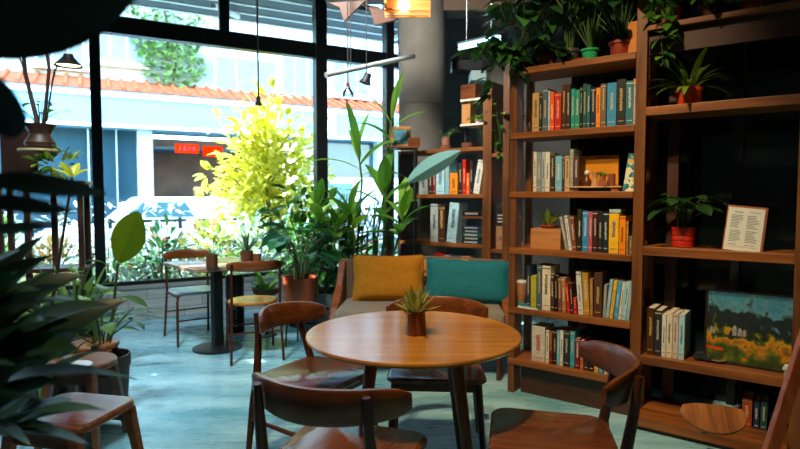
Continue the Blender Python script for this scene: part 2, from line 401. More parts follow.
def clump(mb, c, r, n, L, W, shape='oval', bias=(0, -.3, .2), seg=3, droop=.5):
    for k in range(n):
        while True:
            q = Vector((R.uniform(-1, 1), R.uniform(-1, 1), R.uniform(-1, 1)))
            if q.length < 1: break
        q = q*(.45+.55*q.length)
        d = q.normalized()*.9+Vector(bias)+Vector((R.uniform(-.5, .5), R.uniform(-.5, .5), R.uniform(-.4, .4)))
        s = R.uniform(.65, 1.2)
        mb.leaf((c[0]+q.x*r[0], c[1]+q.y*r[1], c[2]+q.z*r[2]), d, L*s, W*s, droop, .2, seg, shape, R.uniform(-.6, .6))
def yellow_tree():
    c = WF.w(2.25, 2.0); o = thing('garden_tree', 'bright yellow-green leafy tree in the garden outside the window', 'tree', (c.x, c.y, GZ+.35))
    Y = c.y; x0 = (258-400)/F*Y-c.x
    t = MB(); t.tube([(x0*0, 0, 0), (.03, 0, .8), (-.02, .02, 1.4), (.02, 0, 2.0)], [.04, .035, .025, .012])
    tips = []
    for k in range(22):
        z = .6+k*.06; a = k*2.4; q = .25+.5*R.random()
        e = Vector((cos(a)*q*1.3, sin(a)*q*.6, z+.35)); t.tube([(0, 0, z), e*.5+Vector((0, 0, z*.5+.03)), e], [.015, .01, .005], 5); tips.append(e)
    t.build('trunk', plain('#6a5640', .9), o, smooth=True)
    f = MB()
    for z, rx, n in ((.75, .8, 200), (1.1, 1.05, 330), (1.45, 1.0, 330), (1.8, .8, 260), (2.15, .55, 150), (2.45, .28, 50)):
        clump(f, (0, 0, z), (rx, .5, .38), n, .17, .10, seg=3)
    for e in tips: clump(f, e, (.2, .2, .16), 9, .17, .1)
    f.build('foliage', leafm('#b8b414', '#f6ee74', .5, .5), o, recalc=False)
yellow_tree()
def shrubs():
    fl = ['green', 'pale green', 'yellow-green', 'dark green', 'silvery', 'bronze-green']
    pal = [('#3f7a34', '#8fbf5a'), ('#9fc48c', '#e4f0d4'), ('#a8b83a', '#e4e88a'), ('#1f5a34', '#4f8a4a'), ('#8fb0a8', '#e8f4f0'), ('#6a6a3a', '#b89a5a')]
    where = ['far left behind the hanging planter', 'left behind the dark trellis stand', 'left of the first window bar', 'right beside the first window bar', 'behind the big yellow leaf', 'left of the small square table', 'behind the square table', 'below the yellow tree', 'right of the yellow tree', 'between the potted foliage and second window bar', 'right of the second window bar', 'by the third window bar']
    for k in range(12):
        x = -2.3+k*.58; y = .55+R.random()*.5; h = R.uniform(.55, .85); i = (k*5+2) % 6
        c = WF.w(x, y); o = thing('garden_shrub', '%s garden shrub outside the glass, %s' % (fl[i], where[k]), 'shrub', (c.x, c.y, GZ+.35), group='shrubs in the planting bed outside')
        s = MB()
        for q in range(6):
            a = q*1.05; s.tube([(0, 0, 0), (cos(a)*.12, sin(a)*.12, h*.5), (cos(a)*.25, sin(a)*.25, h)], [.012, .008, .004], 5)
        s.build('stems', plain('#5a4a34', .9), o)
        f = MB(); clump(f, (0, 0, h*.62), (.36, .34, h*.55), 170, .14, .065, R.choice(['oval', 'strap', 'oval'])); f.build('foliage', leafm(*pal[i], .35), o, recalc=False)
        f = MB(); clump(f, (0, -.05, h*.75), (.36, .32, h*.45), 60, .055, .05); f.build('blossoms', leafm(*R.choice([('#f4f4f4', '#ffffff'), ('#e0603a', '#f4b8a8'), ('#f0e8e0', '#d86a5a')]), .3), o, recalc=False)
    f = MB()
    for k in range(2600):
        x = R.uniform(-3.2, 4.4); y = R.uniform(.45, 3.7); c = Vector((x, y, GZ+.33+R.random()*.35*(.6+.5*sin(x*3)+y*.22)))
        f.leaf(c, (R.uniform(-1, 1), R.uniform(-1, .3), R.uniform(.1, 1.4)), R.uniform(.1, .26), R.uniform(.03, .09), .8, .2, 2, 'strap')
    g = f.build('ground_foliage', leafm('#3f8a3a', '#e8efcf', .35), None, recalc=False)
    g.location = WF.w(0, 0); g.rotation_euler.z = WF.ang; tag(g, 'low mixed green planting covering the garden bed outside the windows', 'planting', kind='stuff')
    f = MB()
    for k in range(900):
        x = R.uniform(-3.2, 4.4); y = R.uniform(2.2, 3.8); f.leaf((x, y, GZ+.3+R.random()*1.05), (R.uniform(-1, 1), R.uniform(-1, .3), R.uniform(-.3, 1)), R.uniform(.1, .2), R.uniform(.06, .12), .4, .2, 2)
    g = f.build('hedge_foliage', leafm('#b8cfc0', '#ffffff', .35), None, recalc=False)
    g.location = WF.w(0, 0); g.rotation_euler.z = WF.ang; tag(g, 'pale variegated hedge foliage along the street side of the garden', 'hedge', kind='stuff')
    r = thing('street_railing', 'dark low metal railing between garden and street', 'railing', WF.w(0, 4.0, GZ), WF.ang)
    m = MB(); m.box(-3.3, 5, -.02, .02, 1.02, 1.07); m.box(-3.3, 5, -.02, .02, .5, .54); m.build('rail', FRAMEM, r)
    for k in range(8): Bx(-3.2+k*1.1, -3.14+k*1.1, -.03, .03, 0, 1.1).build('post', FRAMEM, r)
shrubs()

# ================================================================== TABLES AND CHAIRS
def arc_board(mb, w, bulge, zc, h, t, tilt=0, n=20, y0=0, endh=.82, zrise=0):
    rings = []
    for i in range(n+1):
        s = -1+2*i/n; x = s*w/2; y = y0-bulge*(1-s*s); dy = 2*bulge*s/(w/2)
        nx, ny = -dy, 1; l = sqrt(nx*nx+ny*ny); nx /= l; ny /= l
        e = 1-abs(s)**10*(1-.55); hh = h/2*(endh+(1-endh)*(1-s*s))*e; tt = t/2*(.75 if abs(s) > .98 else 1)
        z = zc+zrise*s*s; ring = []
        for (a, b) in ((-1, -.8), (-.55, -1), (.55, -1), (1, -.8), (1, .8), (.55, 1), (-.55, 1), (-1, .8)):
            ring.append((x+nx*tt*a, y+ny*tt*a-tilt*(b*hh), z+b*hh))
        rings.append(ring)
    return mb.loft(rings)
def wood_chair(label, x, y, face_deg, bw=.52, group='walnut chairs around the round table'):
    """front is local +Y"""
    o = thing('dining_chair', label, 'chair', (x, y, 0), radians(face_deg-90), group)
    m = MB(); pts = rounded(.47, .45, .07); pts = [(px*(1+.06*(py/.225)), py) for px, py in pts]
    slab(m, pts, .425, .455, .008).build('seat', SEATW, o, smooth=True)
    arc_board(MB(), bw, .15, .708, .118, .026, .12, y0=-.135).build('backrest', WAL_X, o, smooth=True)
    for s in (-1, 1):
        MB().tube([(s*.235, -.25, 0), (s*.215, -.225, .30), (s*.195, -.215, .45), (s*bw*.335, -.245, .62), (s*bw*.33, -.262, .75)], [.013, .019, .021, .018, .013], 12).build('leg', WAL_Z, o, smooth=True)
        MB().tube([(s*.235, .215, 0), (s*.20, .175, .43)], [.013, .022], 12).build('leg', WAL_Z, o, smooth=True)
        MB().bar([(s*.205, .165, .40), (s*.205, -.2, .40)], .022, .045).build('side_rail', WAL_Y, o, bevel=.003)
        MB().tube([(s*.225, .195, .22), (s*.225, -.235, .24)], .011, 10).build('stretcher', WAL_Y, o, smooth=True)
    MB().bar([(-.19, .165, .40), (.19, .165, .40)], .022, .045).build('front_rail', WAL_X, o, bevel=.003)
    MB().bar([(-.19, -.2, .40), (.19, -.2, .40)], .022, .045).build('back_rail', WAL_X, o, bevel=.003)
    return o
wood_chair('walnut dining chair with curved backrest, nearest the camera at the round table', -.187, 1.915, 70.8, .56)
wood_chair('walnut dining chair with pale sheen seat left of the round table', -.42, 2.77, -33, .46)
wood_chair('walnut dining chair tucked between the round table and the sofa', .19, 2.87, 266, .54)
wood_chair('walnut dining chair with broad curved backrest right of the round table, near the bookcase', .56, 2.03, 169, .56)

def round_table():
    c = (.056, 2.37, 0); o = thing('round_table', 'round orange-brown wooden cafe table in the centre', 'table', c)
    m = MB(); m.lathe([(.40, .720), (.445, .734), (.455, .744), (.455, .750), (.452, .754)], 96); m.build('table_top', TOPW, o, smooth=True)
    for sx in (-1, 1):
        for sy in (-1, 1):
            MB().tube([(sx*.25, sy*.25, 0), (sx*.165, sy*.165, .715)], [.018, .027], 14).build('leg', wood('#5a3018', '#8a5028', 'z', .35), o, smooth=True)
    a = MB(); 
    for s in (-1, 1):
        a.bar([(-.165, s*.165, .687), (.165, s*.165, .687)], .02, .06); a.bar([(s*.165, -.165, .687), (s*.165, .165, .687)], .02, .06)
    a.build('apron', WAL_X, o)
    # planter on it
    p = atZ(416, 334, .754)
    t = thing('table_planter', 'small ribbed dark wooden pot with a spiky succulent on the round table', 'potted plant', p, .2)
    q = MB(); n = 14
    for k in range(n):
        b0, b1 = 2*pi*k/n, 2*pi*(k+.92)/n
        r0, r1, rm = .045, .043, .037
        q.loft([[(r*cos(b), r*sin(b), z) for r, b in ((r0*s, b0), (r0*s, b1), (rm*s, b1), (rm*s, b0))] for z, s in ((0, 1.0), (.10, .86))])
    q.lathe([(.036, 0), (.036, .008)], 20); q.build('pot', wood('#5a2c16', '#8a4c2a', 'z', .4), t)
    MB().lathe([(.034, .07), (.034, .088)], 20).build('soil', SOIL, t)
    h = MB(); h.tube([(-.036, -.008, .085), (-.052, -.012, .10), (-.058, -.012, .125), (-.045, -.01, .13), (-.036, -.008, .11)], .003, 6); h.build('tie', plain('#a8b0a0', .6), t)
    f = MB()
    for k in range(34):
        a = k*2.399; el = .25+1.15*(k/34)**.8; L = .075+.045*R.random()+.015*(k/34)
        f.leaf((cos(a)*.008, sin(a)*.008, .085), (cos(a)*cos(el), sin(a)*cos(el), sin(el)), L, .020, -.1, .45, 5, 'oval')
    f.build('foliage', leafm('#6f8a44', '#ccc868', .25), t, recalc=False)
    f = MB()
    for k in range(9):
        a = k*2.399+.5; f.leaf((cos(a)*.01, sin(a)*.01, .085), (cos(a), sin(a), .35), .05, .022, .3, .3, 4)
    f.build('pale_leaves', leafm('#a8bcb0', '#dfe8d8', .2), t, recalc=False)
round_table()

def cafe_table():
    o = thing('square_table', 'small square wooden cafe table on a black pedestal by the window', 'table', (-1.60, 4.85, 0), radians(-47))
    slab(MB(), rounded(.70, .66, .02, 3), .725, .755, .003).build('table_top', wood('#8a6a52', '#b09078', 'x', .25), o, smooth=True)
    Bx(-.04, .04, -.04, .04, .02, .70).build('pedestal', BLACK, o, bevel=.004)
    MB().lathe([(.21, 0), (.21, .012), (.19, .018), (.05, .03)], 40).build('base', BLACK, o, smooth=True)
    Bx(-.2, .2, -.2, .2, .70, .725).build('support_plate', BLACK, o)
    pts = [((212, 268.5), .045, .115, 'brown clay pot with a tiny green plant at the front of the square table', 6, .06),
           ((247, 263.5), .052, .11, 'brown pot of upright spiky leaves at the back of the square table', 20, .17)]
    for (px, py), r, h, lab, n, L in pts:
        p = atZ(px, py, .755); t = thing('small_pot', lab, 'potted plant', p, 0, 'pots on the square table')
        MB().lathe([(r*.9, 0), (r, .01), (r*1.02, h), (r*.85, h), (r*.8, h-.02)], 24).build('pot', plain('#6a3c20', .5, 0, .3, 30), t, smooth=True)
        f = MB()
        for k in range(n):
            a = k*2.4; el = .5+.9*R.random(); f.leaf((cos(a)*.01, sin(a)*.01, h-.01), (cos(a)*cos(el), sin(a)*cos(el), sin(el)), L*R.uniform(.8, 1.2), .022, .1, .3, 4)
        f.build('foliage', leafm('#2f5a34', '#7aa07a', .25), t, recalc=False)
    p = atZ(257, 263.3, .755); t = thing('clay_cup', 'small brown clay cup beside the spiky plant on the square table', 'cup', p)
    MB().lathe([(.034, 0), (.036, .01), (.036, .08), (.03, .08), (.03, .02)], 22).build('cup_body', plain('#8a4a2a', .5), t, smooth=True)
cafe_table()

def metal_chair(label, x, y, face, seat_mat, rnd=False):
    o = thing('cafe_chair', label, 'chair', (x, y, 0), radians(face-90), 'thin-legged chairs at the square table')
    TM = plain('#5a2c1c', .35, .4)
    if rnd: slab(MB(), [(.205*cos(2*pi*k/32), .195*sin(2*pi*k/32)) for k in range(32)], .445, .47, .008).build('seat', seat_mat, o, smooth=True)
    else: slab(MB(), rounded(.40, .38, .09), .445, .468, .008).build('seat', seat_mat, o, smooth=True)
    arc_board(MB(), .44, .09, .775, .085, .022, .1, y0=-.17).build('backrest', wood('#6a3416', '#9a5426', 'x', .3), o, smooth=True)
    for s in (-1, 1):
        MB().tube([(s*.205, -.27, 0), (s*.19, -.20, .45), (s*.19, -.225, .8)], .011, 10).build('leg', TM, o, smooth=True)
        MB().tube([(s*.2, .22, 0), (s*.185, .165, .38), (s*.17, .14, .435), (s*.12, .1, .443)], .011, 10).build('leg', TM, o, smooth=True)
    MB().tube([(-.195, .18, .22), (.195, .18, .22)], .007, 8).build('stretcher', TM, o, smooth=True); MB().tube([(-.197, -.23, .24), (.197, -.23, .24)], .007, 8).build('stretcher', TM, o, smooth=True)
    for s in (-1, 1): MB().tube([(s*.19, -.2, .43), (s*.185, .165, .43)], .008, 8).build('side_rail', TM, o, smooth=True)
metal_chair('thin-legged chair with pale seat on the far left side of the square table', -1.92, 5.17, -55, plain('#b8bcb8', .3))  # whitish reflection on the seat is put into its colour
metal_chair('thin-legged chair with round orange wooden seat right of the square table', -1.235, 4.66, 112, wood('#a45a1a', '#d08030', 'y', .25), True)

def drum():
    o = thing('black_drum', 'black cylinder bin with white lettering behind the square table', 'bin', (-1.62, 5.45, 0))
    MB().lathe([(.085, 0), (.088, .01), (.088, .29), (.08, .31), (.08, .33), (.088, .34), (.088, .55), (.08, .57)], 28).build('body', BLACK, o, smooth=True)
    g = MB()
    for k, ch in enumerate('MAWAI'):
        z = .26-k*.045
        a0 = -pi/2-.2
        pts = {'M': [(-.03, 0), (.03, 0), (-.01, .015), (.03, .03), (-.03, .03)], 'A': [(-.03, 0), (.03, .015), (-.03, .03)], 'W': [(.03, 0), (-.03, .008), (.01, .016), (-.03, .024), (.03, .03)], 'I': [(-.03, .01), (.03, .01)]}[ch]
        pp = [(sin(px/.09+.15)*.0895, -cos(px/.09+.15)*.0895, z-dz) for px, dz in pts]
        g.tube(pp, .003, 5)
    g.build('lettering', plain('#d8dcd8', .5), o)
drum()

# ================================================================== SOFA
def sofa():
    L = atZ(333, 312, .48); o = thing('sofa', 'low wooden sofa with woven backrest below the rear shelf', 'sofa', (.165, 4.42, 0), radians(-4))
    wv, nt, p, out = base('woven_rattan')
    tc = N(nt, 'ShaderNodeTexCoord'); w1 = N(nt, 'ShaderNodeTexWave'); w1.inputs['Scale'].default_value = 22; w1.bands_direction = 'X'
    w2 = N(nt, 'ShaderNodeTexWave'); w2.inputs['Scale'].default_value = 22; w2.bands_direction = 'Z'
    nt.links.new(tc.outputs['Object'], w1.inputs[0]); nt.links.new(tc.outputs['Object'], w2.inputs[0])
    mu = N(nt, 'ShaderNodeMath', operation='MULTIPLY'); nt.links.new(w1.outputs['Fac'], mu.inputs[0]); nt.links.new(w2.outputs['Fac'], mu.inputs[1])
    cr = N(nt, 'ShaderNodeValToRGB'); cr.color_ramp.elements[0].color = lin('#4a3424'); cr.color_ramp.elements[1].color = lin('#b09a78')
    nt.links.new(mu.outputs[0], cr.inputs[0]); nt.links.new(cr.outputs[0], p.inputs['Base Color']); p.inputs['Roughness'].default_value = .8
    b = N(nt, 'ShaderNodeBump'); b.inputs['Strength'].default_value = .6; b.inputs['Distance'].default_value = .01; nt.links.new(mu.outputs[0], b.inputs['Height']); nt.links.new(b.outputs[0], p.inputs['Normal'])
    def bk(u, v, off):
        s = -1+2*u; x = s*(.60+.03*v); y = .16+.16*v*.9-.10*abs(s)**3; z = .42+.395*v-.02*s*s
        return (x, y+off, z)
    m = MB(); rings = []
    for i in range(25):
        u = i/24; rings.append([bk(u, 0, -.03), bk(u, .5, -.035), bk(u, .96, -.03), bk(u, 1.03, 0), bk(u, .96, .035), bk(u, 0, .03)])
    m.loft(rings).build('woven_back', wv, o, smooth=True)
    for s in (-1, 1):
        m = MB(); x = s*.655
        m.loft([[(x-.03, y0, z), (x+.03, y0, z), (x+.03, y1, z), (x-.03, y1, z)] for z, y0, y1 in ((.30, -.40, .16), (.48, -.22, .20), (.62, .0, .26), (.80, .16, .34))])
        m.build('side_panel', wood('#6a3416', '#a05a28', 'z', .35), o, bevel=.012)
    slab(MB(), rounded(1.24, .62, .04), .40, .50, .02).build('seat_cushion', plain('#8c867a', .9, 0, .1, 40, .1), o, smooth=True, loc=(0, -.13, 0))
    Bx(-.63, .63, -.42, .17, .30, .40).build('seat_frame', WAL_X, o, bevel=.006)
    for sx in (-1, 1):
        for sy in (-.38, .14): MB().tube([(sx*.58, sy, 0), (sx*.58, sy, .31)], [.018, .026], 12).build('leg', WAL_Z, o, smooth=True)
    def cushion(name, lab, px, col, w, h, rz, tiltb, yl, roll=0, z=.50):
        c = thing(name, lab, 'cushion', (0, 0, 0), group='cushions on the sofa')
        x = px; c.location = o.matrix_basis @ Vector((x, yl, z)) if False else Matrix.Translation(o.location) @ Matrix.Rotation(radians(-4), 4, 'Z') @ Vector((x, yl, z))
        c.rotation_euler = (-tiltb, roll, radians(-4)+rz)
        def surf(sgn):
            def fn(u, v):
                a, b_ = -1+2*u, -1+2*v
                t = .075*max(0, (1-a**4))**.5*max(0, (1-b_**4))**.5
                kx = 1-.05*(1-b_*b_)*1; kz = 1-.06*(1-a*a)
                wr = .006*mnoise.noise(Vector((a*2.5, b_*2.5, sgn*3+w*9)))
                return (a*w/2*(1-.05*(1-abs(b_))), sgn*t+wr, h/2+b_*h/2*kz)
            return fn
        m = MB(); m.grid(surf(-1), 20, 16); m.grid(surf(1), 20, 16)
        m.build('cushion_cover', plain(col, .85, 0, .10, 30, .25), c, smooth=True)
        e = MB(); k = []
        for a_, b_ in [(-1+2*i/12, -1) for i in range(12)]+[(1, -1+2*i/12) for i in range(12)]+[(1-2*i/12, 1) for i in range(12)]+[(-1, 1-2*i/12) for i in range(13)]:
            k.append((a_*w/2*(1-.05*(1-abs(b_))), 0, h/2+b_*h/2*(1-.06*(1-a_*a_))))
        e.tube(k, .0045, 6).build('piping', plain(col, .8), c, smooth=True)
    cushion('sofa_cushion', 'mustard yellow cushion at the left of the sofa', -.26, '#b87c0a', .56, .37, .06, .28, -.03, .0)
    cushion('sofa_cushion', 'teal blue cushion at the right of the sofa', .36, '#0a7688', .66, .345, -.05, .30, -.08, .03)
    # crumpled mustard throw behind teal cushion
    c = thing('mustard_throw', 'small mustard cloth tucked behind the teal cushion', 'throw', Matrix.Translation(o.location) @ Matrix.Rotation(radians(-4), 4, 'Z') @ Vector((.22, .14, .66)), radians(-4))
    m = MB(); m.grid(lambda u, v: (-.2+.4*u, -.03+.05*sin(v*pi)+.008*sin(u*25), .0+.13*sin(v*pi*.9)+.01*sin(u*17)), 24, 8); m.build('cloth', plain('#c8860f', .9), c, smooth=True)
    c.location.z += .02
sofa()

# ================================================================== BOOKCASES
def case_thing(name, label, frame): return thing(name, label, 'bookcase', frame.w(0, 0), frame.ang)
DP = .28
X1 = SF.px(638.5, 200)[0]; X2 = SF.px(797, 200)[0]+.0
def zavg(l, r, fr=SF, d=0): return (fr.px(*l, d)[2]+fr.px(*r, d)[2])/2
Z1 = [zavg((513, 70.5), (636, 50.5)), zavg((513, 132.7), (636, 124.8)), zavg((513, 191.5), (636, 191.5)), zavg((513, 248.2), (632, 254.5)), zavg((513, 308), (632, 321.5)), zavg((513, 356.5), (613, 379))]
Z2 = [zavg((675, 28), (800, 4.5)), zavg((645, 107), (800, 94)), zavg((645, 245.5), (800, 256)), zavg((645, 356), (791, 379)), .075]
TH = .04
m1 = case_thing('bookcase', 'tall open wooden bookcase of five book shelves in the middle right', SF)
for z in Z1: Bx(-.025, X1-.03, -.008, DP, z-TH, z).build('shelf', SHELF_X, m1, bevel=.003)
for x0, x1, zt in ((-.028, .018, Z1[0]+.03),): 
    Bx(x0, x1, 0, .10, 0, zt).build('post', SHELF_Z, m1, bevel=.003)
    Bx(x0, x1, DP-.03, DP+.015, 0, zt).build('post', SHELF_Z, m1, bevel=.003)
Bx(X1-.03, X1+.03, 0, .05, 0, 3.1).build('post', SHELF_Z, m1, bevel=.003)
Bx(X1-.03, X1+.03, DP-.03, DP+.02, 0, 3.1).build('post', SHELF_Z, m1, bevel=.003)
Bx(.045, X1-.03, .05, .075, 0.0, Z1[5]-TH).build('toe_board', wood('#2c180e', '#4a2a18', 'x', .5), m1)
m2 = case_thing('bookcase', 'large wooden bookcase at the right edge holding the framed sheet and red pot', SF)
for z in Z2[1:]: Bx(X1+.03, X2, (-.005 if z > .1 else -.14), DP, z-TH-.01, z).build('shelf', SHELF_X, m2, bevel=.003)
Bx(X1+.03, X2, -.01, DP, Z2[0], Z2[0]+.03).build('top_board', SHELF_X, m2, bevel=.003)
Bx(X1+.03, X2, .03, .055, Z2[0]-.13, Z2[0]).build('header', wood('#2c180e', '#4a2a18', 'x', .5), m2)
Bx(X2, X2+.05, -.01, .04, 0, 3.1).build('post', SHELF_Z, m2, bevel=.003)
Bx(X2, X2+.05, DP-.03, DP+.02, 0, 3.1).build('post', SHELF_Z, m2, bevel=.003)
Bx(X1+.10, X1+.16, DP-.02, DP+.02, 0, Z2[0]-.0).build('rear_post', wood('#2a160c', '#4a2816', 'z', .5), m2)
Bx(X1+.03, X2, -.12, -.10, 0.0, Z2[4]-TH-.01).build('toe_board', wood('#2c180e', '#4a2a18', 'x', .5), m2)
# rear shelf
ZU = [zavg((415, 149.5), (485, 147.5), UF), zavg((415, 194.5), (485, 194), UF), zavg((425, 241.5), (485, 245.5), UF)]
ZU.append(ZU[2]-.43)
UX0 = UF.px(398, 195)[0]; UXP = UF.px(487, 195)[0]; UX1 = UF.px(505.5, 195)[0]
m3 = case_thing('bookcase', 'lower open wooden shelf behind the sofa and round column', UF)
for z in ZU: Bx(UX0, UXP, 0, .3, z-.035, z).build('shelf', SHELF_X, m3, bevel=.003)
Bx(UXP-.04, UXP+.045, -.01, .3, 0, UF.px(487, 82)[2]).build('post', SHELF_Z, m3, bevel=.003)
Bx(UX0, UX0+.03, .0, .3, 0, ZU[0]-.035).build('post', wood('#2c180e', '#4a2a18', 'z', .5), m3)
Bx(UX1-.03, UX1+.03, .0, .3, 0, UF.px(503, 62)[2]).build('post', SHELF_Z, m3, bevel=.003)
for y_ in (153, 249.5): 
    z = UF.px(500, y_)[2]; Bx(UXP+.035, UX1-.03, 0, .3, z-.035, z).build('shelf', SHELF_X, m3, bevel=.003)
za, zb = UF.px(472, 98)[2], UF.px(472, 123)[2]; ua = UF.px(459, 100)[0]
for z in (za, zb): Bx(ua, UXP-.035, .02, .22, z-.02, z).build('upper_shelf', plain('#cfccc0', .5), m3, bevel=.003)
Bx(ua, ua+.015, .1, .12, ZU[0], za).build('upper_bracket', BLACK, m3)
xb = UF.px(460.8, 230)[0]; zm = UF.px(470, 216.5)[2]
Bx(xb, UXP-.035, .02, .28, zm-.02, zm).build('half_shelf', SHELF_X, m3, bevel=.002)

COLR = {'tan': '#b8955e', 'black': '#16181a', 'slate': '#44606e', 'pale-blue': '#9fc0cc', 'orange': '#e2581a', 'red': '#bb2418', 'brown': '#4c3024', 'dark-brown': '#33201a', 'teal': '#0f8f86', 'green': '#1f8a6a',
        'dark-teal': '#0d4a50', 'deep-teal': '#0a5a58', 'navy': '#1c3050', 'amber': '#e88a12', 'grey-brown': '#6a5c4c', 'blue': '#2a8ab8', 'charcoal': '#24282c', 'peacock': '#157080', 'pale-grey': '#a8b4b4',
        'cream': '#d8d0b8', 'grey-blue': '#7a8e9c', 'white': '#d4d6cc', 'light-blue': '#78b4cc', 'sand': '#c4a470', 'grey': '#8f9694', 'russet': '#7a4630', 'olive-black': '#2c3018', 'sky-blue': '#2f86c8', 'rose': '#b85a5a',
        'maroon': '#3a1a1c', 'plum-black': '#241a22', 'ink': '#0c2a34', 'yellow': '#e8b410', 'wood-brown': '#9a6428', 'gold': '#b88a1c', 'lime': '#a8a820', 'rust': '#a0421c', 'leather': '#4a2c18', 'camel': '#a8754a',
        'crimson': '#c01c20', 'mottled': '#c4bcb0', 'honey': '#d09a3c', 'azure': '#3a9ed0', 'ice-blue': '#a4d0dc', 'powder-blue': '#8ab8d0', 'turquoise': '#2f98a8', 'dark-red': '#7a1c18', 'copper': '#b05a2a', 'pink': '#b87a8a'}
TITLE = {'cream': '#3a3a30', 'white': '#3a4a6a', 'tan': '#30241a', 'pale-blue': '#f0f4f0', 'yellow': '#2a5a9a', 'pale-grey': '#3a3a3a', 'sand': '#4a3020', 'mottled': '#b03a2a', 'orange': '#ffe0a0', 'amber': '#5a2a10', 'red': '#f0b090', 'ice-blue': '#2a4a5a', 'black': '#c8b060', 'charcoal': '#b8b8b0'}
def books(frame, z, d0, rows, shelfname, casename, px0z=None, depth=.17, ref='level'):
    names = [r[4] for r in rows]
    for i, r in enumerate(rows):
        px0, px1, top, lean, cn = r[:5]
        pym = r[5] if len(r) > 5 else None
        a0 = frame.px(px0, 190, d0)[0]; a1 = frame.px(px1, 190, d0)[0]
        zt = frame.px((px0+px1)/2+lean, top, d0)[2]; h = zt-z
        sh = frame.px((px0+px1)/2+lean, top, d0)[0]-frame.px((px0+px1)/2, top, d0)[0] if lean else 0
        th = max(.010, a1-a0-.0012)
        left = names[i-1] if i else None; right = names[i+1] if i < len(rows)-1 else None
        if left and right: pos = 'between %s and %s ones' % (left, right)
        elif right: pos = 'leftmost, beside the %s one' % right
        else: pos = 'rightmost, beside the %s one' % left
        lab = '%s book %s, %s of the %s' % (cn, pos, shelfname, casename)
        p = frame.w((a0+a1)/2, d0, z)
        ang = math.atan2(sh, h) if lean else 0
        # a leaning book stands on its lower corner
        rot = Matrix.Rotation(frame.ang, 4, 'Z') @ Matrix.Rotation(ang, 4, 'Y')
        o = thing('book', lab, 'book', p+Vector((0, 0, abs(sin(ang))*th/2+.0005)), group='books on the %s of the %s' % (shelfname, casename))
        o.rotation_euler = rot.to_euler()
        dd = depth*R.uniform(.85, 1.05); t = .0018
        cm = plain(COLR[cn], R.choice([.35, .5, .6]), 0, .18, 25)
        c = MB(); c.box(-th/2, th/2, 0, .0025, 0, h); c.box(-th/2, -th/2+t, .0025, dd, 0, h); c.box(th/2-t, th/2, .0025, dd, 0, h)
        c.build('cover', cm, o)
        Bx(-th/2+t, th/2-t, .0025, dd-.006, .003, h-.004).build('page_block', PAGES, o)
        tm = plain(TITLE.get(cn, R.choice(['#c8b890', '#d0d0c8', '#c8b060'])), .5)
        g = MB(); zz = h*R.uniform(.3, .42); e = min(h*.9, zz+h*R.uniform(.35, .5)); w = th*.30
        while zz < e:
            l = R.uniform(.006, .014); off = R.uniform(-.04, .04)*th
            g.box(-w/2+off, w/2+off, -.0008, 0, zz, zz+l*.6); zz += l*.6+.0035
        g.box(-th*.34, th*.34, -.0008, 0, h*.1, h*.1+.004)
        if R.random() < .45: g.box(-th*.5, th*.5, -.0008, 0, h*.93, h*.95)
        g.build('spine_lettering', tm, o)
MID = 'middle bookcase'; RGT = 'right bookcase'; REAR = 'rear shelf'
books(SF, Z1[1], .03, [
 (531.4, 538, 93, 0, 'tan'), (538.2, 541, 95, 0, 'black'), (541.5, 546.7, 88.5, 0, 'slate'), (547, 548.7, 91, 0, 'pale-blue'), (548.9, 552.9, 92, 0, 'orange'), (553.6, 559.8, 93, 0, 'red'),
 (560.4, 564.8, 85, 0, 'brown'), (565, 568.9, 84.5, 0, 'dark-brown'), (569.7, 573.5, 89, 0, 'teal'), (573.7, 578.3, 90, 0, 'green'), (578.6, 581, 87, 0, 'charcoal'), (581.4, 585, 84, 0, 'dark-teal'), (585.2, 588.7, 85, 0, 'deep-teal'),
 (589.3, 594, 88, 0, 'navy'), (594.4, 598.8, 88, 0, 'amber'), (599, 604.4, 84, 0, 'grey-brown'), (605.3, 614.6, 83, 0, 'blue'), (615, 623.6, 79.5, 0, 'black'), (624, 631.6, 81, 0, 'peacock'), (632, 635.5, 83.5, 0, 'pale-grey')], 'top book shelf', MID)
books(SF, Z1[2], .03, [
 (533, 536.3, 152, 0, 'cream'), (536.6, 541, 152, 0, 'grey-blue'), (541.3, 544.8, 152, 0, 'pale-grey'), (545, 549.5, 152, 0, 'white'), (549.8, 554.5, 155, 0, 'dark-brown'), (555, 561.6, 156, 0, 'light-blue'), (561.9, 564.2, 156, 0, 'navy'),
 (564.5, 569.2, 156, 0, 'sand'), (569.5, 573, 149, 0, 'grey'), (573.3, 578.4, 157, 0, 'brown')], 'second shelf', MID)
books(SF, Z1[3], .03, [
 (566.3, 569.3, 216, -7, 'grey'), (569.8, 573, 215.5, -5.5, 'white'), (573.2, 577.5, 216, -3.5, 'russet'), (577.8, 582.3, 209, 0, 'olive-black'), (583, 589, 211, 0, 'sky-blue'), (589.2, 593, 211.5, 0, 'rose'), (593.4, 598, 211, 0, 'maroon'),
 (598.5, 603.4, 211, 0, 'plum-black'), (603.7, 609.2, 212, 0, 'ink'), (609.7, 619.5, 213.5, 0, 'yellow'), (620, 626.5, 216, 0, 'amber'), (627, 629.5, 221, 0, 'wood-brown'), (630, 633.3, 236, 0, 'grey-brown')], 'third shelf', MID)
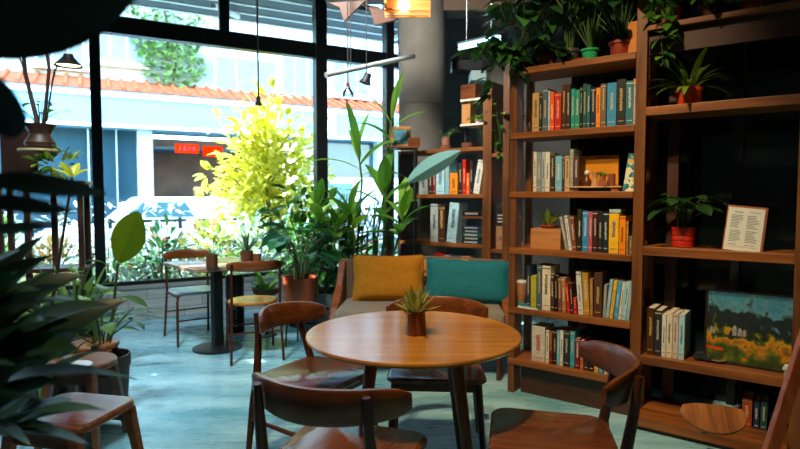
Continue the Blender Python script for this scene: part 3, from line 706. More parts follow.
books(SF, Z1[4], .03, [
 (527.3, 531.6, 266, 0, 'navy'), (532, 537.6, 276, 0, 'lime'), (538, 543, 265, 0, 'slate'), (543.4, 551.8, 266, 0, 'cream'), (552.3, 556, 275, -1, 'brown'), (556.3, 559.7, 276, -1, 'black'), (560, 563.6, 278, -1, 'russet'), (564, 568, 278, -1.5, 'camel'),
 (569.4, 572.3, 284, -3, 'red'), (572.6, 575.4, 284, -2, 'maroon'), (575.8, 579, 298, -1, 'crimson'), (580.5, 585.6, 272, -3.5, 'white'), (586, 591.8, 273, -2.5, 'gold'), (592.2, 595.2, 279, -1, 'camel'), (595.8, 604, 273, 0, 'leather'),
 (605, 608, 285, 1, 'grey'), (607.8, 611, 280, 4, 'powder-blue'), (611.6, 615, 281, 4.5, 'yellow'), (616, 620, 282, 4, 'azure'), (620.4, 623.6, 283, 4, 'white'), (624, 628, 282, 4, 'ice-blue'), (628.4, 631.8, 283, 3.5, 'powder-blue')], 'fourth shelf', MID)
books(SF, Z1[5], .03, [
 (533.6, 547, 326.5, 0, 'mottled'), (547.8, 551.2, 331, 0, 'cream'), (551.5, 554.6, 332, 0, 'dark-red'), (555, 558.9, 331, 0, 'black'), (559.2, 562, 331, 0, 'light-blue'), (562.3, 565.5, 331, 0, 'white'), (566, 572, 332, 0, 'charcoal'), (572.6, 577.2, 332, 0, 'turquoise'),
 (577.6, 582.6, 339, 0, 'dark-red'), (583, 586.4, 341, 0, 'copper'), (587, 591, 345, 0, 'dark-brown'), (591.5, 597, 347, 0, 'black'), (597.5, 601.5, 350, 0, 'yellow'), (602, 606.5, 350, 0, 'azure'), (607.5, 611, 354, 0, 'white'), (612, 616, 350, 0, 'pink'), (616.5, 621, 350, 0, 'rose')], 'lowest shelf', MID)
books(SF, Z2[3], .04, [
 (650, 657.3, 308.5, 0, 'leather'), (657.8, 664.8, 311, 0, 'charcoal'), (665.3, 669.6, 315, 0, 'white'), (670, 676, 313, 0, 'cream'), (676.4, 682, 314, 0, 'mottled'), (682.4, 688.4, 315, 0, 'ice-blue')], 'book-row shelf', RGT, depth=.2)
books(SF, Z2[4], .08, [
 (749, 759.5, 401, 0, 'rust'), (761, 767, 404, 0, 'navy'), (768, 775, 404, 0, 'dark-teal')], 'bottom shelf', RGT, depth=.18)
books(UF, ZU[1], .03, [
 (419, 427.5, 174, 0, 'pale-grey'), (428.5, 432.2, 167, 0, 'maroon'), (432.6, 435.6, 168, 0, 'dark-red'), (436, 444.5, 165, 0, 'ice-blue'), (445, 449, 160, 0, 'light-blue'), (449.6, 457.5, 173, 0, 'amber'), (458, 462, 163, 0, 'black'), (462.4, 465.8, 159.5, 0, 'red'), (466.2, 469.5, 173, 0, 'orange'),
 (469.8, 472.5, 161, 0, 'charcoal'), (473, 479, 160, 5, 'white')], 'upper book shelf', REAR)
books(UF, ZU[2], .03, [(430.5, 438, 204, 0, 'pale-grey'), (438.4, 445, 206, 0, 'brown'), (446.5, 456, 203, 3.5, 'ice-blue')], 'lower book shelf', REAR)

# ---------------------------------------------------------------- small things on the shelves
def flat_book(frame, a0, a1, z, d0, cn, h, lab, grp=None, dd=.2):
    o = thing('book', lab, 'book', frame.w((a0+a1)/2, d0, z+.0005), frame.ang, grp)
    w = (a1-a0)/2; c = MB(); c.box(-w, w, 0, dd, 0, .002); c.box(-w, w, 0, dd, h-.002, h); c.box(-w, w, 0, .003, .002, h-.002)
    c.build('cover', plain(COLR[cn], .4, 0, .15, 25), o); Bx(-w+.003, w-.003, .003, dd-.006, .002, h-.002).build('page_block', PAGES, o)
    g = MB(); x = -w*.7
    while x < w*.5: g.box(x, x+.012, -.0008, 0, h*.3, h*.7); x += .017
    g.build('spine_lettering', plain('#b8bcb8', .5), o)
s0 = UF.px(461.5, 230, .03)[0]; s1 = UF.px(484, 230, .03)[0]-.01
cz = ZU[2]
for k, (cn, h) in enumerate((('ink', .035), ('black', .03), ('dark-teal', .035), ('charcoal', .03), ('navy', .03))):
    flat_book(UF, s0+.005*(k % 2), s1-.008*(k % 3), cz, .03, cn, h, '%s book lying flat, %s in the pile on the rear shelf' % (cn, ['at the bottom', 'second from bottom', 'in the middle', 'second from top', 'topmost'][k]), 'books piled flat on the rear shelf'); cz += h+.001
flat_book(UF, s0, s1-.01, zm, .04, 'black', .05, 'thick black book lying flat on the half shelf of the rear shelf')
def lathe_thing(name, lab, cat, p, prof, mat, part='body', group=None, n=26, rz=0):
    o = thing(name, lab, cat, p, rz, group); MB().lathe(prof, n).build(part, mat, o, smooth=True); return o
def pot_prof(r, h, t=.85, lip=.006): return [(r*t, 0), (r*(t+.02), .004), (r, h*.8), (r+lip, h*.8), (r+lip, h), (r-.006, h), (r-.012, h*.88), (.002, h*.86)]
def pot(o, r, h, mat, t=.85, lip=.006, z=0):
    b = MB().lathe([(a, z+c) for a, c in pot_prof(r, h, t, lip)], 30).build('pot', mat, o, smooth=True); return b
def rosette(o, z, n, L, W, col, el=(.2, 1.4), droop=.8, shape='strap', spread=.01, fold=.25, trans=.3, sq=1):
    f = MB()
    for k in range(n):
        a = k*2.399+R.uniform(-.2, .2); e = R.uniform(*el); s = R.uniform(.75, 1.15)
        f.leaf((cos(a)*spread, sin(a)*spread, z), (cos(a)*cos(e), sin(a)*cos(e)*sq, sin(e)), L*s, W*s, droop, fold, 7, shape)
    return f.build('foliage', leafm(*col, trans), o, recalc=False)
def stalked(o, z, n, H, L, W, col, spread=.5, shape='heart', trans=.3, stemcol='#3f5a2c', droop=.7, base_r=.02, rad=.003):
    f = MB(); s = MB()
    for k in range(n):
        a = k*2.399+R.uniform(-.3, .3); q = spread*R.uniform(.2, 1); h = H*R.uniform(.45, 1)
        b = Vector((cos(a)*base_r, sin(a)*base_r, z)); tip = Vector((cos(a)*q, sin(a)*q, z+h)); mid = (b+tip)/2+Vector((-cos(a)*q*.2, -sin(a)*q*.2, h*.12))
        s.tube([b, mid, tip], [rad*1.3, rad, rad*.8], 5)
        f.leaf(tip, (cos(a), sin(a), R.uniform(-.3, .5)), L*R.uniform(.7, 1.2), W*R.uniform(.8, 1.15), droop, .18, 5, shape, R.uniform(-.4, .4))
    s.build('stems', plain(stemcol, .6), o, smooth=True); return f.build('foliage', leafm(*col, trans), o, recalc=False)
DG = ('#16391c', '#3f7a38'); MG = ('#235a24', '#6aa03a'); BG = ('#4a7a1c', '#9ab83a'); YG = ('#6a8a1c', '#b4c040'); TG = ('#0f4a3a', '#3a8a6a')
def S(px, py, d=.1): a, dd, z = SF.px(px, py, d); return SF.w(a, dd), z
# orange slim binder at right end of first row
p = SF.w(X1-.042, .035, Z1[1]); o = thing('book', 'amber book standing tight against the right post on the top book shelf, middle bookcase', 'book', p, SF.ang); Bx(-.009, .008, 0, .18, 0, .27).build('cover', plain(COLR['amber'], .5), o); Bx(-.007, .006, .004, .182, .266, .271).build('page_block', PAGES, o)
# bottle by the first books
p, _ = S(529.6, 125, .06); lathe_thing('small_bottle', 'tiny dark brown bottle left of the tan book on the top book shelf', 'bottle', (p.x, p.y, Z1[1]), [(.012, 0), (.014, .01), (.014, .05), (.006, .065), (.006, .08), (.008, .085)], plain('#3a2014', .3))
# orange board
a0 = SF.px(579, 170, .14)[0]; a1 = SF.px(617.5, 170, .14)[0]; zt = SF.px(598, 155.8, .14)[2]
o = thing('book', 'large orange-yellow picture book standing face out behind the riser, second shelf', 'book', SF.w(a0, .13, Z1[2]), SF.ang)
Bx(0, a1-a0, .03, .05, 0, zt-Z1[2]).build('cover', plain('#d88c14', .5, 0, .08), o, bevel=.002); Bx(.004, a1-a0-.003, .033, .047, .004, zt-Z1[2]+.002).build('page_block', PAGES, o)
g = MB()
for k in range(9):
    x = .10+k*.012; g.box(x, x+.007, .029, .03, zt-Z1[2]-.02, zt-Z1[2]-.008+.003*(k % 2))
g.build('cover_lettering', plain('#4a2a10', .6), o)
# riser
a0 = SF.px(570, 186, .03)[0]; a1 = SF.px(621.5, 186, .03)[0]; zr = .032
ris = thing('display_riser', 'thin pale wooden riser carrying small pots on the second shelf', 'riser', SF.w(a0, .02, Z1[2]), SF.ang); w = a1-a0
Bx(0, w, 0, .13, zr-.008, zr).build('board', wood('#b89068', '#d8b890', 'x', .4), ris, bevel=.001)
for x in (0.005, w-.06): Bx(x, x+.02 if x < .1 else x+.04, .01, .12, 0, zr-.008).build('leg', wood('#8a4a28', '#a86038', 'z', .4), ris)
Bx(.03, w-.07, .04, .11, 0, zr-.010).build('book_box', plain('#14402c', .5), ris)
zr += Z1[2]
def on_riser(px, name, lab, cat, prof, mat, d=.06, **k):
    p, _ = S(px, 180, d); return lathe_thing(name, lab, cat, (p.x, p.y, zr+.0005), prof, mat, **k)
o = on_riser(578, 'wooden_hand', 'tiny tan forked wooden figure at the left of the riser', 'figurine', [(.010, 0), (.009, .006), (.004, .012)], wood('#a8743c', '#c89858', 'z'), part='base')
g = MB()
for a in (-.5, -.15, .2, .55): g.tube([(0, 0, .01), (a*.02, 0, .03), (a*.03, 0, .058)], [.004, .003, .0025], 6)
g.build('fork', wood('#a8743c', '#c89858', 'z'), o)
o = on_riser(587, 'doll_bottle', 'brown round bottle with white round stopper on the riser', 'bottle', [(.022, 0), (.027, .01), (.027, .035), (.014, .052), (.012, .07)], plain('#5a2c18', .3))
MB().lathe([(.010, .07), (.016, .078), (.017, .088), (.010, .098), (.003, .10)], 18).build('stopper', plain('#d8d8d4', .5), o, smooth=True)
on_riser(595, 'bud_vase', 'tan waisted ceramic vase in the middle of the riser', 'vase', [(.024, 0), (.026, .006), (.016, .04), (.014, .06), (.022, .085), (.018, .085), (.010, .06)], plain('#c09060', .5))
o = on_riser(602.5, 'cactus_pot', 'small copper pot with lime-green cactus leaves on the riser', 'potted plant', [(.015, 0), (.018, .003), (.019, .062), (.016, .062), (.015, .05)], plain('#9a5a34', .4), part='pot', d=.07)
rosette(o, .055, 14, .045, .018, BG, (.1, 1.3), .3, 'oval')
on_riser(611.5, 'copper_tumbler', 'copper-brown tumbler at the right end of the riser', 'tumbler', [(.021, 0), (.023, .004), (.023, .075), (.020, .075), (.019, .01)], plain('#8a5034', .35), d=.075)
on_riser(606, 'copper_cup', 'short copper cup in front of the cactus pot on the riser', 'cup', [(.012, 0), (.014, .003), (.014, .032), (.011, .032), (.011, .01)], plain('#a86a44', .35), d=.025)
# patterned book leaning
a0 = SF.px(622.5, 190, .03)[0]; zt = SF.px(637, 152, .05)[2]
o = thing('book', 'teal and cream patterned book leaning at the right end of the second shelf', 'book', SF.w(a0, .03, Z1[2]+.001)); o.rotation_euler = (Matrix.Rotation(SF.ang, 4, 'Z') @ Matrix.Rotation(.14, 4, 'Y')).to_euler()
pm, nt, pp, out = base('patterned_cover'); tc = N(nt, 'ShaderNodeTexCoord'); vo = N(nt, 'ShaderNodeTexVoronoi'); vo.inputs['Scale'].default_value = 38; nt.links.new(tc.outputs['Object'], vo.inputs['Vector'])
cr = N(nt, 'ShaderNodeValToRGB'); cr.color_ramp.interpolation = 'CONSTANT'; e = cr.color_ramp.elements; e[0].color = lin('#0f6a78'); e[1].position = .38; e[1].color = lin('#e0dcb8'); e3 = e.new(.6); e3.color = lin('#3a9aa0'); e4 = e.new(.8); e4.color = lin('#c8a850')
nt.links.new(vo.outputs['Color'], cr.inputs[0]); nt.links.new(cr.outputs[0], pp.inputs['Base Color'])
Bx(0, .062, 0, .012, 0, zt-Z1[2]-.005).build('cover', pm, o); Bx(.002, .060, .012, .06, .002, zt-Z1[2]-.008).build('page_block', PAGES, o)
# wooden box with saucer plant
a0 = SF.px(530.5, 240, .03)[0]; a1 = SF.px(560.5, 240, .03)[0]; zt = SF.px(545, 228.7, .03)[2]; h = zt-Z1[3]
o = thing('wooden_box', 'plain light wooden box at the left of the third shelf', 'box', SF.w(a0, .03, Z1[3]), SF.ang)
Bx(0, a1-a0, 0, .14, 0, h-.004).build('box_body', wood('#a8703a', '#c48a50', 'x', .5), o, bevel=.002); Bx(.0, a1-a0, 0, .14, h-.003, h).build('lid', wood('#a8703a', '#c48a50', 'x', .5), o, bevel=.001)
o = thing('potted_plant', 'small bright green plant in a terracotta dish on the light wooden box', 'potted plant', SF.w((a0+a1)/2, .09, zt+.0005)); pot(o, .052, .022, TERRA, .8); rosette(o, .018, 16, .12, .028, BG, (.3, 1.4), .5, 'oval')
flat_book(SF, SF.px(609.5, 208, .05)[0], SF.px(620.5, 208, .05)[0], SF.px(615, 213.3, .05)[2]+.004, .05, 'ice-blue', .02, 'pale blue book lying flat on top of the yellow book, third shelf', dd=.15)
a0 = SF.px(633.8, 240, .05)[0]
o = thing('book', 'black book with gold dots at the right end of the third shelf', 'book', SF.w(X1-.048, .05, Z1[3]), SF.ang); h = SF.px(635, 223, .05)[2]-Z1[3]
Bx(0, .016, 0, .17, 0, h).build('cover', plain('#17160f', .4), o); Bx(.002, .014, .01, .172, h, h+.001).build('page_block', PAGES, o)
g = MB(); 
for k in range(8): g.box(.004+.006*(k % 2), .008+.006*(k % 2), -.001, 0, .03+k*.016, .038+k*.016)
g.build('gold_dots', plain('#c8a018', .4), o)
# curved wood thing in the left bay of third shelf
p = SF.w(.03, .16, Z1[3]); 
p2, _ = S(519, 240, .12); o = thing('wooden_horn', 'curved tan wooden ornament at the far left of the third shelf', 'ornament', (p2.x, p2.y, Z1[3]+.004))
MB().tube([(.02, 0, 0), (-.005, 0, .06), (-.008, 0, .12), (.005, 0, .18), (.02, 0, .21)], [.014, .012, .008, .005, .003], 10).build('horn', wood('#a8743c', '#c89858', 'z'), o, smooth=True)
# roll / mug at left of fourth shelf
p, _ = S(522, 290, .06); o = lathe_thing('travel_mug', 'tan paper travel mug with white lid at the left of the fourth shelf', 'mug', (p.x, p.y, Z1[4]+.0005), [(.026, 0), (.029, .004), (.036, .16)], plain('#b07a50', .6), part='cup')
MB().lathe([(.037, .160), (.038, .17), (.032, .178), (.002, .178)], 26).build('lid', plain('#c8d0d0', .4), o, smooth=True)
p, _ = S(524, 302, .0); o = thing('folded_cloth', 'folded teal and white cloth hanging over the fourth shelf edge', 'cloth', SF.w(SF.px(519, 300, 0.015)[0], .0, Z1[4]+.001), SF.ang)
MB().prism([(0, 0), (.13, 0), (.07, .018), (0, .04)], 'y', .005, .03).build('cloth_fold', plain('#157a8c', .8), o, bevel=.004)
MB().prism([(0, .0), (.14, 0), (.135, .008), (0, .014)], 'y', -.0, .005).build('cloth_edge', plain('#d8dcd8', .8), o)
# right bookcase things
p, _ = S(689, 93, .13); o = thing('potted_plant', 'arching strap-leaved plant in an orange pot, upper shelf of the right bookcase', 'potted plant', (p.x, p.y, Z2[1])); pot(o, .068, .105, plain('#c2481a', .5), .86, .004)
MB().lathe([(.056, .085), (.056, .095)], 20).build('soil', SOIL, o); rosette(o, .09, 34, .23, .036, ('#1c4418', '#7a9a34'), (.25, 1.35), 1.3, 'strap', .02)
p, _ = S(683, 236, .12); o = thing('potted_plant', 'dark leafy plant in a ribbed red pot, middle shelf of the right bookcase', 'potted plant', (p.x, p.y, Z2[2]))
MB().lathe([(.055, 0), (.06, .004), (.062, .03), (.058, .035), (.063, .04), (.063, .06), (.059, .065), (.064, .07), (.064, .095), (.067, .1), (.067, .115), (.06, .115), (.055, .1), (.002, .098)], 30).build('pot', plain('#b82a12', .4), o, smooth=True)
stalked(o, .10, 26, .20, .13, .075, ('#0f2e16', '#2f5a28'), .13, 'oval', droop=.9)
# framed sheet
a0 = SF.px(723, 250, .04)[0]; p = SF.w(a0, .03, Z2[2]+.001)
q0 = Vector(SF.px(724.5, 249, .03)); q1 = Vector(SF.px(757, 252, .03)); wd = q1.x-q0.x
o = thing('menu_board', 'white two-column printed sheet in a wooden stand on the right bookcase', 'menu stand', p); o.rotation_euler = (Matrix.Rotation(SF.ang+.12, 4, 'Z') @ Matrix.Rotation(-.28, 4, 'X')).to_euler()
HH = .245; sh = .045
def para(m, x0, x1, y0, y1, z0, z1):   # sheared panel
    k = sh/HH; I = [m.av(v) for v in ((x0+k*z0, y0, z0), (x1+k*z0, y0, z0), (x1+k*z0, y1, z0), (x0+k*z0, y1, z0), (x0+k*z1, y0, z1), (x1+k*z1, y0, z1), (x1+k*z1, y1, z1), (x0+k*z1, y1, z1))]
    for q in ((0,3,2,1),(4,5,6,7),(0,1,5,4),(1,2,6,5),(2,3,7,6),(3,0,4,7)): m.af([I[t] for t in q])
sh = 0.0; o.rotation_euler = (Matrix.Rotation(SF.ang+.12, 4, 'Z') @ Matrix.Rotation(-.25, 4, 'X') @ Matrix.Rotation(.10, 4, 'Y')).to_euler()
W_ = .17
m = MB(); para(m, -.006, W_+.012, .004, .022, 0, HH+.012); m.build('backboard', wood('#6a3416', '#9a5828', 'z', .4), o, bevel=.001)
m = MB(); para(m, 0, W_, 0, .004, .006, HH); m.build('sheet', plain('#c4ccc8', .6, 0, .03), o)
m = MB()
for r in range(20):
    z = HH-.045-r*.0085
    if r in (9, 18): continue
    for c_ in (0, 1):
        x = .018+c_*.075; l = .058*R.uniform(.6, 1); para(m, x, x+l, -.0006, 0, z, z+.0035)
para(m, .03, .07, -.0006, 0, HH-.028, HH-.023); para(m, .10, .15, -.0006, 0, HH-.024, HH-.021)
m.build('printed_text', plain('#6a7478', .7), o)
m = MB(); para(m, .015, W_-.015, -.0006, 0, .028, .030); m.build('rule_line', plain('#b05a30', .7), o)
m = MB(); m.bar([(W_*.5, .02, HH*.8), (W_*.5, .075, .02)], .03, .006); m.build('strut', wood('#6a3416', '#9a5828', 'z', .4), o)
# dark box book beside the row, small trinkets
a0 = SF.px(689, 330, .04)[0]
p, _ = S(703, 348, .09); o = thing('toy_car', 'small dark toy car right of the book row on the right bookcase', 'toy', (p.x, p.y, Z2[3]+.0), SF.ang)
MB().prism([(-.045, .012), (.045, .012), (.045, .03), (.02, .034), (.005, .052), (-.03, .052), (-.045, .034)], 'y', -.02, .02).build('body', plain('#3a4448', .3, .5), o, bevel=.003)
for x in (-.028, .028):
    w_ = MB(); w_.M = Matrix.Translation((x, 0, .012)) @ Matrix.Rotation(pi/2, 4, 'X'); w_.lathe([(.008, -.024), (.012, -.022), (.012, .022), (.008, .024)], 14).build('wheel', BLACK, o, smooth=True)
p, _ = S(718, 342, .12); o = thing('wooden_tray', 'small pale oval dish behind the toy car on the right bookcase', 'dish', (p.x, p.y, Z2[3]+.0005), SF.ang)
MB().lathe([(.02, 0), (.05, .012), (.052, .02), (.048, .02), (.02, .006)], 26).build('dish_body', plain('#8a8878', .5), o, smooth=True)
# painting
a0 = SF.px(705.5, 345, .12)[0]; a1 = SF.px(797.5, 350, .12)[0]; zt = SF.px(752, 294, .12)[2]; PW = a1-a0-.012; PH = zt-Z2[3]-.0
o = thing('landscape_painting', 'framed autumn landscape painting leaning on the right bookcase', 'painting', SF.w(a0, .10, Z2[3]+.002)); o.rotation_euler = (Matrix.Rotation(SF.ang, 4, 'Z') @ Matrix.Rotation(-.14, 4, 'X')).to_euler()
pm, nt, pp, out = base('landscape_picture'); tc = N(nt, 'ShaderNodeTexCoord'); sp = N(nt, 'ShaderNodeSeparateXYZ'); nt.links.new(tc.outputs['Object'], sp.inputs[0])
no = N(nt, 'ShaderNodeTexNoise'); no.inputs['Scale'].default_value = 17; no.inputs['Detail'].default_value = 6; nt.links.new(tc.outputs['Object'], no.inputs['Vector'])
ma = N(nt, 'ShaderNodeMath', operation='MULTIPLY_ADD'); ma.inputs[1].default_value = .42; ma.inputs[2].default_value = -.21; nt.links.new(no.outputs['Fac'], ma.inputs[0])
ad = N(nt, 'ShaderNodeMath', operation='ADD'); nt.links.new(sp.outputs['Z'], ad.inputs[0]); nt.links.new(ma.outputs[0], ad.inputs[1])
sl = N(nt, 'ShaderNodeMath', operation='MULTIPLY_ADD'); sl.inputs[1].default_value = .10; nt.links.new(sp.outputs['X'], sl.inputs[0]); nt.links.new(ad.outputs[0], sl.inputs[2])
mr = N(nt, 'ShaderNodeMapRange'); mr.inputs['From Max'].default_value = PH; nt.links.new(sl.outputs[0], mr.inputs['Value'])
cr = N(nt, 'ShaderNodeValToRGB'); e = cr.color_ramp.elements; e[0].color = lin('#2c3a1c'); e[1].position = 1; e[1].color = lin('#3a7a98')
for pos, c_ in ((.14, '#3a4a1c'), (.24, '#5a661c'), (.32, '#a8641c'), (.40, '#b88a1c'), (.46, '#4a5a20'), (.54, '#1a2624'), (.74, '#1c2c34'), (.82, '#4f8898')): q = e.new(pos); q.color = lin(c_)
nt.links.new(mr.outputs[0], cr.inputs[0])
n3 = N(nt, 'ShaderNodeTexNoise'); n3.inputs['Scale'].default_value = 45; n3.inputs['Detail'].default_value = 4; nt.links.new(tc.outputs['Object'], n3.inputs['Vector'])
mx = N(nt, 'ShaderNodeMix', data_type='RGBA', blend_type='OVERLAY'); mx.inputs[0].default_value = .7; nt.links.new(cr.outputs[0], mx.inputs[6]); nt.links.new(n3.outputs['Color'], mx.inputs[7]); nt.links.new(mx.outputs[2], pp.inputs['Base Color'])
pp.inputs['Roughness'].default_value = .35
Bx(0, PW, 0, .004, 0, PH).build('canvas', pm, o)
f = MB(); f.box(-.008, PW+.008, -.004, .016, -.002, .008); f.box(-.008, PW+.008, -.004, .016, PH-.004, PH+.006); f.box(-.008, .004, -.004, .016, 0.008, PH-.004); f.box(PW-.004, PW+.008, -.004, .016, .008, PH-.004); f.build('frame', plain('#1c1410', .4), o)
g = MB(); g.prism([(.0, .075), (.09, .068), (.09, .083), (.0, .09)], 'y', -.001, 0); g.build('red_roof_mark', plain('#c0381a', .5), o)
g = MB()
for x, h_, w_ in ((.02, .05, .012), (.035, .04, .01), (.13, .07, .02), (.155, .055, .02), (.18, .05, .012)): g.prism([(x, .16), (x+w_, .16), (x+w_, .16+h_*.6), (x+w_/2, .16+h_*.85), (x, .16+h_*.6)], 'y', -.0006, 0)
g.build('painted_houses', plain('#8a8a94', .6, 0, .3, 40), o)
p, _ = S(788.5, 376, .02); o = thing('white_figurine', 'small white house-shaped figurine at the right end of the painting shelf', 'figurine', (p.x, p.y, Z2[3]+.0005), SF.ang)
Bx(-.02, .02, -.012, .012, 0, .04).build('body', plain('#a8a4a0', .6), o, bevel=.003); MB().prism([(-.028, .04), (.028, .04), (.022, .055), (.016, .066), (-.016, .066), (-.022, .055)], 'y', -.018, .018).build('cap', plain('#d8dcdc', .5), o, bevel=.004)
# half-moon board on the lowest shelf
c = atY(713, 413, 2.72); o = thing('half_moon_board', 'half-moon wooden board leaning over the bottom shelf of the right bookcase', 'board', c); o.rotation_euler = (radians(38), 0, SF.ang*.4)
pts = [(.148*cos(pi+pi*k/28), .10*sin(pi+pi*k/28)*1.15) for k in range(29)]+[(.135, .03), (.05, .045), (-.08, .045), (-.135, .03)]
slab(MB(), pts, -.009, .009, .004).build('board', wood('#6a3a18', '#a86c34', 'y', .4), o, smooth=True)
MB().tube([(0, .0, -.010), (0, .02, -.22)], .012, 10).build('support_arm', WAL_Z, o)
# leaning plank at the right edge
o = thing('wooden_plank', 'reddish wooden plank leaning against the right bookcase', 'plank', (0, 0, 0))
b = atY(769, 455, 2.3); tp = atY(808, 330, 2.42); m = MB(); d_ = (tp-b); b2 = b-d_*.9; m.bar([b2, tp+d_*.2], .055, .03, (0, 1, 0)); m.build('plank_body', wood('#7a3818', '#a85a28', 'z', .4), o, bevel=.004)
# rear shelf things
def U(px, py, d=.1): a, dd, z = UF.px(px, py, d); return UF.w(a, dd), z
a0 = UF.px(496.5, 240, .04)[0]; a1 = UF.px(505.5, 240, .04)[0]+.01; zb_ = UF.px(500, 249.5)[2]
o = thing('coffee_bag', 'kraft paper bag with black printed top in the narrow bay of the rear shelf', 'paper bag', UF.w(a0, .03, zb_), UF.ang)
hh = UF.px(500, 203, .04)[2]-zb_; ww = a1-a0
Bx(0, ww, 0, .12, 0, hh*.5).build('bag_bottom', plain('#b88458', .7), o); Bx(0, ww, 0, .12, hh*.5, hh*.9).build('bag_top', plain('#181614', .6), o)
MB().prism([(0, hh*.9), (.12, hh*.9), (.065, hh), (.055, hh)], 'x', 0, ww).build('bag_fold', plain('#181614', .6), o)
g = MB()
for k in range(3): g.box(.012+.001*k, ww-.03, -.001, 0, hh*(.72-.07*k), hh*(.75-.07*k))
g.build('pale_print', plain('#c8c4b8', .6), o)
g = MB(); zz = hh*.18; t_ = .004
x = .012; hL = .035
g.box(x, x+.012, -.001, 0, zz, zz+t_); g.box(x, x+.012, -.001, 0, zz+hL, zz+hL+t_); g.box(x, x+t_, -.001, 0, zz, zz+hL)                # C
x += .019; g.box(x, x+t_, -.001, 0, zz, zz+hL)                                                                                       # I
x += .010; g.box(x, x+t_, -.001, 0, zz, zz+hL); g.box(x, x+.012, -.001, 0, zz+hL, zz+hL+t_); g.box(x, x+.012, -.001, 0, zz+hL*.45, zz+hL*.45+t_); g.box(x+.010, x+.014, -.001, 0, zz+hL*.45, zz+hL)   # P
g.build('bag_lettering', plain('#2a1c14', .6), o)
p, _ = U(402, 150, .1)
o = thing('plant_stand', 'black metal stand with wooden top left of the concrete column', 'stand', (p.x-.02, 5.35, 0), 0)
zt = atY(405, 147, 5.35).z; MB().box(-.13, .17, -.12, .12, zt-.02, zt).build('top', wood('#4a2614', '#784420', 'x', .4), o, bevel=.003)
for x in (-.11, .14):
    for y in (-.1, .1): MB().tube([(x, y, 0), (x, y, zt-.02)], .009, 8).build('leg', BLACK, o, smooth=True)
c = atY(401, 147, 5.35); o = thing('picture_frame', 'small wooden picture frame with blue print on the black stand', 'picture frame', (c.x, c.y+.02, zt+.001)); o.rotation_euler = (-.12, 0, .15)
f = MB(); W_, H_ = .19, .20; f.box(-W_/2, W_/2, 0, .018, 0, .028); f.box(-W_/2, W_/2, 0, .018, H_-.028, H_); f.box(-W_/2, -W_/2+.028, 0, .018, .028, H_-.028); f.box(W_/2-.028, W_/2, 0, .018, .028, H_-.028)
f.build('frame', wood('#a86a34', '#d09858', 'x', .4), o); Bx(-W_/2+.02, W_/2-.02, .006, .01, .02, H_-.02).build('print', plain('#5a9ab0', .4, 0, .5, 12), o)
c = atY(415, 146, 5.35); o = thing('wooden_box', 'small brown wooden box right of the picture frame on the black stand', 'box', (c.x-.01, c.y-.05, zt+.001)); MB().box(-.055, .055, -.04, .04, 0, .07).build('box_body', WAL_X, o, bevel=.003); Bx(-.057, .057, -.042, .042, .071, .08).build('lid', WAL_X, o, bevel=.002)
c = atY(350, 0, 5.2)
for px, nm, lab, cat in ((446, 'potted_plant', 'tiny sprouting plant in a clay pot with saucer on the rear shelf top', 'potted plant'),):
    a, _, z = UF.px(px, 146, .12); o = thing(nm, lab, cat, UF.w(a, .12, ZU[0]+.0005))
    MB().lathe([(.05, 0), (.06, .012), (.06, .03), (.04, .035), (.002, .035)], 24).build('saucer', plain('#8a5038', .6), o, smooth=True); MB().lathe([(.034, .036), (.040, .04), (.040, .12), (.035, .12), (.03, .10), (.002, .1)], 24).build('pot', plain('#8f6048', .6), o, smooth=True)
    stalked(o, .10, 9, .12, .05, .03, BG, .10, 'oval', rad=.0025)
a, _, z = UF.px(469, 146, .12); o = thing('wooden_bowl', 'small brown bowl with black handle on the rear shelf top', 'bowl', UF.w(a, .1, ZU[0]+.0005)); MB().lathe([(.05, 0), (.058, .008), (.060, .05), (.054, .05), (.05, .02), (.002, .015)], 24).build('bowl_body', plain('#6a3c28', .5), o, smooth=True)
MB().tube([(-.025, 0, .045), (-.022, 0, .085), (0, 0, .10), (.022, 0, .085), (.025, 0, .045)], .005, 8).build('handle', BLACK, o, smooth=True)
a, _, z = UF.px(469, 110, .12); b_ = UF.px(463, 110, .1)[0]
o = thing('storage_box', 'honey wooden box on the lower upper-shelf right of the column', 'box', UF.w(UF.px(463.5, 110, .05)[0]-.02, .05, zb+.0005), UF.ang); Bx(0, .09, 0, .12, 0, za-zb-.035).build('box_body', wood('#a8703a', '#c48a50', 'z', .5), o, bevel=.003); Bx(0, .09, 0, .12, za-zb-.034, za-zb-.024).build('lid', wood('#a8703a', '#c48a50', 'x', .5), o)
o = thing('storage_box', 'dark walnut box on the highest small shelf right of the column', 'box', UF.w(UF.px(460.5, 90, .05)[0], .05, za+.0005), UF.ang); Bx(0, .155, 0, .12, 0, .125).build('box_body', WAL_X, o, bevel=.003); Bx(0, .155, 0, .12, .126, .137).build('lid', WAL_X, o, bevel=.002)
a, _, z = UF.px(479, 118, .12); o = thing('potted_plant', 'small bright plant right of the honey box on the upper shelf', 'potted plant', UF.w(a, .1, zb+.0005)); pot(o, .032, .04, plain('#b8b4a8', .5)); rosette(o, .035, 20, .10, .03, BG, (.2, 1.4), .7, 'oval')
